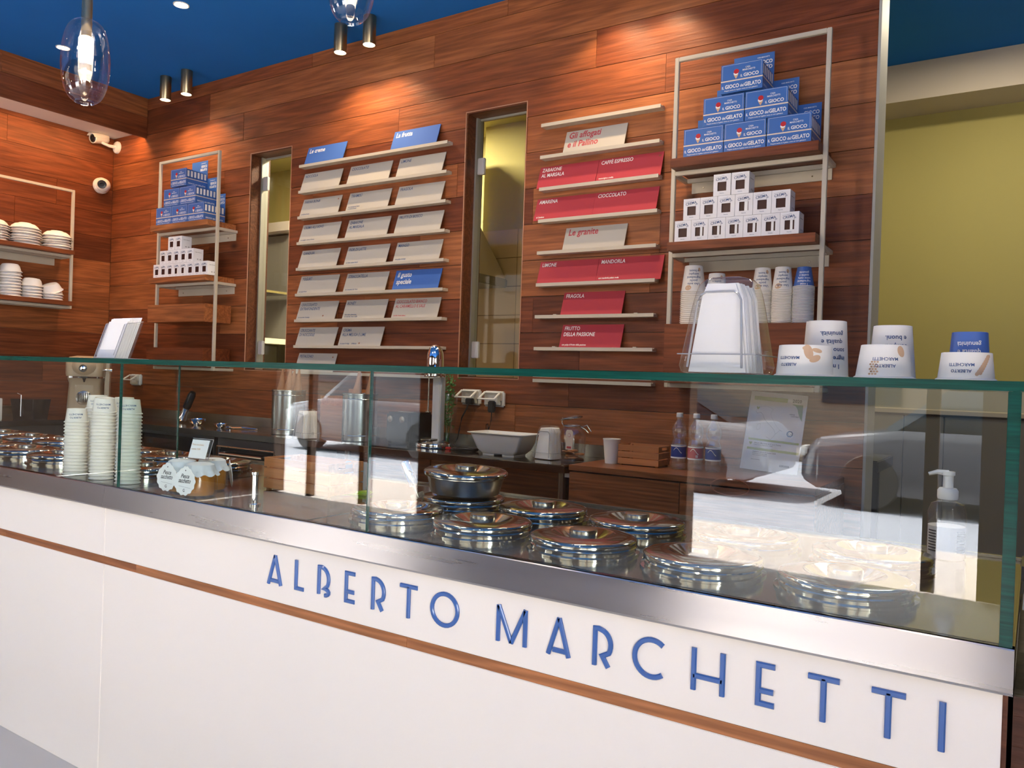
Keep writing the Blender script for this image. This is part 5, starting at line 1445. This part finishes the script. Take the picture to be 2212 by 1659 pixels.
def line(pts, w=.0022):
    for (a_, b_), (c_, d_) in zip(pts[:-1], pts[1:]):
        dx, dz = c_ - a_, d_ - b_; l_ = math.hypot(dx, dz) or 1; nx, nz = -dz / l_ * w, dx / l_ * w
        it.add([fn(a_ - nx, b_ - nz), fn(c_ - nx, d_ - nz), fn(c_ + nx, d_ + nz), fn(a_ + nx, b_ + nz)], [(0, 1, 2, 3)])
line([(.14, .26), (.17, .285), (.22, .265), (.27, .29), (.30, .34), (.36, .385), (.43, .425), (.50, .47), (.53, .52), (.50, .56), (.46, .595), (.38, .565)])
line([(.53, .52), (.56, .50), (.60, .465), (.64, .48)]); line([(.60, .465), (.57, .45), (.52, .41), (.47, .36), (.42, .31), (.40, .26), (.44, .22), (.40, .20), (.30, .18), (.20, .20), (.15, .23), (.14, .26)], .0012)
line([(.20, .42), (.25, .41), (.255, .47), (.22, .49), (.19, .48), (.20, .42)], .0014)
part('map_outline', it, 'grey_plastic', ce)
tx = MB(); fx = lambda u, v_: (-CW2 / 2 + u, -.0015, v_)
put_text(tx, '2020', .020, fx, CW2 * .745, CH2 * .895, bold=.01, width=.040)
put_text(tx, 'TÜV', .014, fx, CW2 * .775, CH2 * .478, 'C', bold=.02)
put_text(tx, 'VERDE', .008, fx, CW2 * .72, CH2 * .735); put_text(tx, 'CAPITALE', .008, fx, CW2 * .75, CH2 * .712)
put_text(tx, 'Alberto Marchetti & C. s.r.l. Torino', .0085, fx, CW2 * .19, CH2 * .338, bold=.01); put_text(tx, 'Corso Vittorio Emanuele II, Torino', .006, fx, CW2 * .19, CH2 * .318)
put_text(tx, 'Impianto idrico di Cuneo 2020', .0085, fx, CW2 * .19, CH2 * .228, bold=.015); put_text(tx, 'Produzione di energia 2020', .006, fx, CW2 * .19, CH2 * .208); put_text(tx, 'fonte rinnovabile idroelettrica', .0055, fx, CW2 * .19, CH2 * .190)
put_text(tx, 'Data di emissione', .0055, fx, CW2 * .18, CH2 * .135)
put_text(tx, 'EGPOWER', .0125, fx, CW2 * .68, CH2 * .085, bold=.02, width=.044)
part('lettering', tx, 'ink_dark', ce)
oc_ = MB(); o8 = [(.775 + .058 * math.cos(PI / 8 + i * PI / 4), .50 + .058 * CW2 / CH2 * math.sin(PI / 8 + i * PI / 4)) for i in range(8)]; i8 = [(.775 + .036 * math.cos(PI / 8 + i * PI / 4), .50 + .036 * CW2 / CH2 * math.sin(PI / 8 + i * PI / 4)) for i in range(8)]
oc_.add([fn(*p_) for p_ in o8] + [fn(*p_) for p_ in i8], [(i, (i + 1) % 8, (i + 1) % 8 + 8, i + 8) for i in range(8)])
part('octagon_seal', oc_, 'logo_blue', ce)
for nm_, mc in (('white', 'plastic_white'),): pass

# canisters, cones, boxes on the left part of the worktop
def canister(x, y, label, ncone, glassy=False):
    t = thing('cone_canister', label, 'canister', (x, y, .9005))
    part('can', MB().lathe([(.098, 0), (.104, .003), (.104, .270), (.1065, .273), (.1065, .280), (.103, .282), (.100, .278), (.100, .01), (0, .01)], 44, cap=False), 'galvanised', t, smooth=True)
    part('band', MB().lathe([(.1045, .245), (.1060, .248), (.1045, .251)], 44, cap=False).lathe([(.1045, .030), (.1060, .033), (.1045, .036)], 44, cap=False), 'galvanised', t, smooth=True)
    for k in range(ncone):
        a_ = k * 2 * PI / max(ncone, 1) + .6
        R = Matrix.Translation((.052 * math.cos(a_), .052 * math.sin(a_), .22)) @ Matrix.Rotation(.10 * math.cos(a_ * 2), 4, 'X') @ Matrix.Rotation(.10, 4, 'Y')
        part('wafer_cone', MB().lathe([(.034, 0), (.031, .03), (.015, .13), (.001, .22)], 20, T=R), 'cone_wafer', t, smooth=True)
    return t
canister(-3.985, 3.50, 'tall steel canister of wafer cones, left one', 4)
canister(-3.385, 3.52, 'tall steel canister of wafer cones, right one', 3)
bx = thing('wooden_box', 'open upright pine box stand between the two cone canisters', 'box', (-3.60, 3.60, .9005))
part('side', MB().box(-.10, -.09, -.10, .14, 0, .255), 'crate_wood', bx); part('side', MB().box(.09, .10, -.10, .14, 0, .255), 'crate_wood', bx)
part('front', MB().box(-.0899, .0899, -.10, -.09, 0, .20), 'crate_wood', bx); part('back', MB().box(-.0899, .0899, .13, .14, 0, .30), 'crate_wood', bx); part('shelf', MB().box(-.0899, .0899, -.0899, .1299, .05, .06), 'crate_wood', bx)
tm = thing('toaster', 'black countertop toaster beside the right cone canister', 'toaster', (-3.07, 3.60, .9005))
part('body', MB().box(-.09, .09, -.10, .12, .012, .185), 'plastic_black', tm, bevel=.012)
part('slot', MB().box(-.06, .06, -.03, -.005, .1852, .188), 'steel_satin', tm)
for s_ in (-1, 1): part('knob', MB().lathe([(.0, 0), (.017, 0), (.019, .012), (.0, .014)], 20, T=Tm((s_ * .045, -.1005, .145), rx=PI / 2)), 'steel_satin', tm, smooth=True)
for sx in (-.07, .07): part('foot', MB().box(sx - .01, sx + .01, -.08, .10, 0, .0118), 'rubber_black', tm)
# sink side
snk = thing('metal_jug', 'tilted chrome blender stick leaning near the sink corner', 'blender', (-5.18, 3.56, .935), rot=(.10, .55, .2))
part('handle', MB().lathe([(0, .09), (.024, .09), (.028, .10), (.028, .20), (.020, .225), (0, .23)], 24), 'plastic_black', snk, smooth=True)
part('shaft', MB().lathe([(.030, -.01), (.034, 0), (.022, .03), (.022, .09)], 24), 'chrome', snk, smooth=True)
for i, (x, y, r, h, lab) in enumerate(((-4.92, 3.50, .060, .045, 'small steel bowl on worktop near the blender'), (-4.62, 3.47, .045, .030, 'shallow steel dish on worktop left of canister'))):
    tag(link('steel_bowl', MB().lathe([(r * .5, 0), (r * .9, h * .5), (r, h), (r * .95, h), (r * .85, h * .5), (0, .004)], 32, cap=False).mesh('steel_bowl', 'chrome', True), None, (x, y, .9005)), lab, 'bowl')
tg = thing('ice_tongs', 'steel spoon and tongs lying left of the cone canister', 'tongs', (-4.45, 3.52, .9005), .3)
part('arm', MB().tube([(-.10, 0, .006), (0, .012, .012), (.11, .004, .006)], .004, 6), 'chrome', tg); part('arm', MB().tube([(-.10, 0, .006), (0, -.012, .012), (.11, -.012, .006)], .004, 6), 'chrome', tg)
part('bowl_end', MB().lathe([(0, -.004), (.018, .0), (.022, .010), (.020, .010), (0, .002)], 18, T=Tm((-.115, 0, .006))), 'chrome', tg, smooth=True)
# coffee machine
cm = thing('coffee_machine', 'beige retro capsule coffee machine with chrome dial', 'coffee machine', (-5.93, 3.27, .9005), math.radians(54))
part('body', MB().loft([rrect(.115, .13, .03, 0.0), rrect(.118, .13, .03, .02), rrect(.105, .12, .03, .26), rrect(.115, .14, .03, .30)]), 'machine_beige', cm, smooth=True)
part('head', MB().loft([rrect(.120, .165, .05, .31), rrect(.125, .170, .05, .33), rrect(.125, .168, .05, .42), rrect(.105, .15, .05, .452), rrect(.06, .10, .04, .462)]), 'machine_beige', cm, smooth=True)
part('brow', MB().lathe([(0, -.095)] + [(.095 * math.cos(math.radians(a_)), .095 * math.sin(math.radians(a_))) for a_ in range(-75, 76, 15)] + [(0, .095)], 28, cap=False, T=Matrix.Translation((0, -.120, .385)) @ Matrix.Diagonal((1, .95, .80, 1))), 'machine_beige', cm, smooth=True)
part('chrome_belt', MB().loft([rrect(.122, .168, .05, .300), rrect(.123, .169, .05, .312)]), 'chrome', cm, smooth=True)
T = Tm((0, -.215, .372), rx=PI / 2)
part('dial', MB().lathe([(.020, -.01), (.022, .004), (.017, .008), (.015, .016), (0, .018)], 24, T=T), 'chrome', cm, smooth=True)
part('dial_ring', MB().tube([tuple(T @ Vector((.0235 * math.cos(a_ / 12 * PI), .0235 * math.sin(a_ / 12 * PI), .004))) for a_ in range(24)], .0035, 6, closed=True), 'plastic_black', cm, smooth=True)
part('lever', MB().tube([(.115, -.14, .36), (.150, -.17, .365), (.185, -.17, .36)], [.010, .010, .012], 10), 'chrome', cm, smooth=True)
part('nozzle', MB().lathe([(.016, .31), (.004, .27), (0, .27)], 16, T=Tm((0, -.14, 0))), 'plastic_black', cm, smooth=True)
part('front_panel', MB().box(-.060, .060, -.128, -.120, .02, .25), 'machine_beige', cm, bevel=.003)
T = Tm((0, -.130, .155), rx=PI / 2)
part('grille', MB().lathe([(0, 0), (.050, 0), (.053, .003), (.050, .005), (0, .005)], 32, T=T), 'steel_satin', cm, smooth=True)
for k in range(7): part('grille_bar', MB().box(-.036 + k * .012 - .003, -.036 + k * .012 + .003, -.1368, -.1352, .125, .192), 'plastic_black', cm)
part('water_tank', MB().box(.118, .150, .0, .12, .0, .45), 'machine_beige', cm, bevel=.008)
wb = thing('carton_box', 'white carton with red oval at the left border', 'box', (-5.95, 2.60, .9005), .2)
part('carton', MB().box(-.08, .06, -.07, .07, 0, .15), 'box_white', wb, bevel=.003)
part('red_oval', MB().lathe([(0, 0), (.045, 0)], 24, cap=False, T=Tm((-.005, -.0705, .06), rx=PI / 2) @ Matrix.Scale(.6, 4, (0, 1, 0))), 'red_plastic', wb)
part('black_stripe', MB().box(-.081, .061, -.0708, -.0702, .084, .090), 'ink_dark', wb)
kb = thing('knock_box', 'low black container on the left worktop', 'container', (-6.02, 2.92, .9005), .4)
part('container', MB().loft([rrect(.085, .07, .012, 0), rrect(.10, .085, .014, .14)]), 'plastic_black', kb, smooth=True)
part('rod', MB().tube([(.0, -.09, .02), (.0, -.09, .17), (-.03, -.09, .18)], .004, 6), 'chrome', kb)

# parked cars added along the far kerb to darken the case glass reflections
principled('car_white', (0.22, 0.23, 0.25), 0.25, coat=0.5); principled('car_dark', (0.03, 0.035, 0.05), 0.25, coat=0.5); principled('car_grey', (0.06, 0.065, 0.08), 0.25, coat=0.5)
def parked_car(x, y, label, m, rz=0.0):
    t = thing('parked_car', label, 'car', (x, y, -.10), rz)
    def sec(x_, w, zb, zt): return [(x_, -w, zb), (x_, w, zb), (x_, w, zt - .12), (x_, w * .9, zt), (x_, -w * .9, zt), (x_, -w, zt - .12)]
    part('body', MB().loft([sec(-2.1, .70, .30, .62), sec(-1.9, .86, .22, .82), sec(-1.0, .88, .20, .95), sec(1.0, .88, .20, .95), sec(1.85, .86, .22, .92), sec(2.1, .72, .30, .70)]), m, t, smooth=True, bevel=.03)
    part('cabin', MB().loft([sec(-1.15, .74, .92, .98), sec(-.55, .70, .92, 1.42), sec(.9, .70, .92, 1.44), sec(1.6, .72, .92, 1.0)]), 'dark_glass', t, smooth=True)
    part('roof', MB().box(-.55, .90, -.60, .60, 1.43, 1.46), m, t, bevel=.02)
    for sx in (-1.3, 1.3):
        for sy in (-.80, .80): part('wheel', MB().lathe([(0, -.1), (.31, -.1), (.33, -.06), (.33, .06), (.31, .1), (0, .1)], 24, T=Tm((sx, sy, .335), rx=PI / 2)), 'rubber_black', t, smooth=True)
    for sy in (-.6, .6): part('headlight', MB().box(-2.12, -2.03, sy - .15, sy + .15, .58, .70), 'plastic_white', t, bevel=.02)
parked_car(-9.6, -8.1, 'dark parked car added across the road, left in the reflections', 'car_dark')
parked_car(-4.9, -8.1, 'white parked car added across the road, seen in reflections', 'car_white')
parked_car(-0.3, -8.1, 'grey parked car added across the road, right in the reflections', 'car_grey')
parked_car(4.4, -8.1, 'dark parked car added beyond the right end of the counter', 'car_dark')
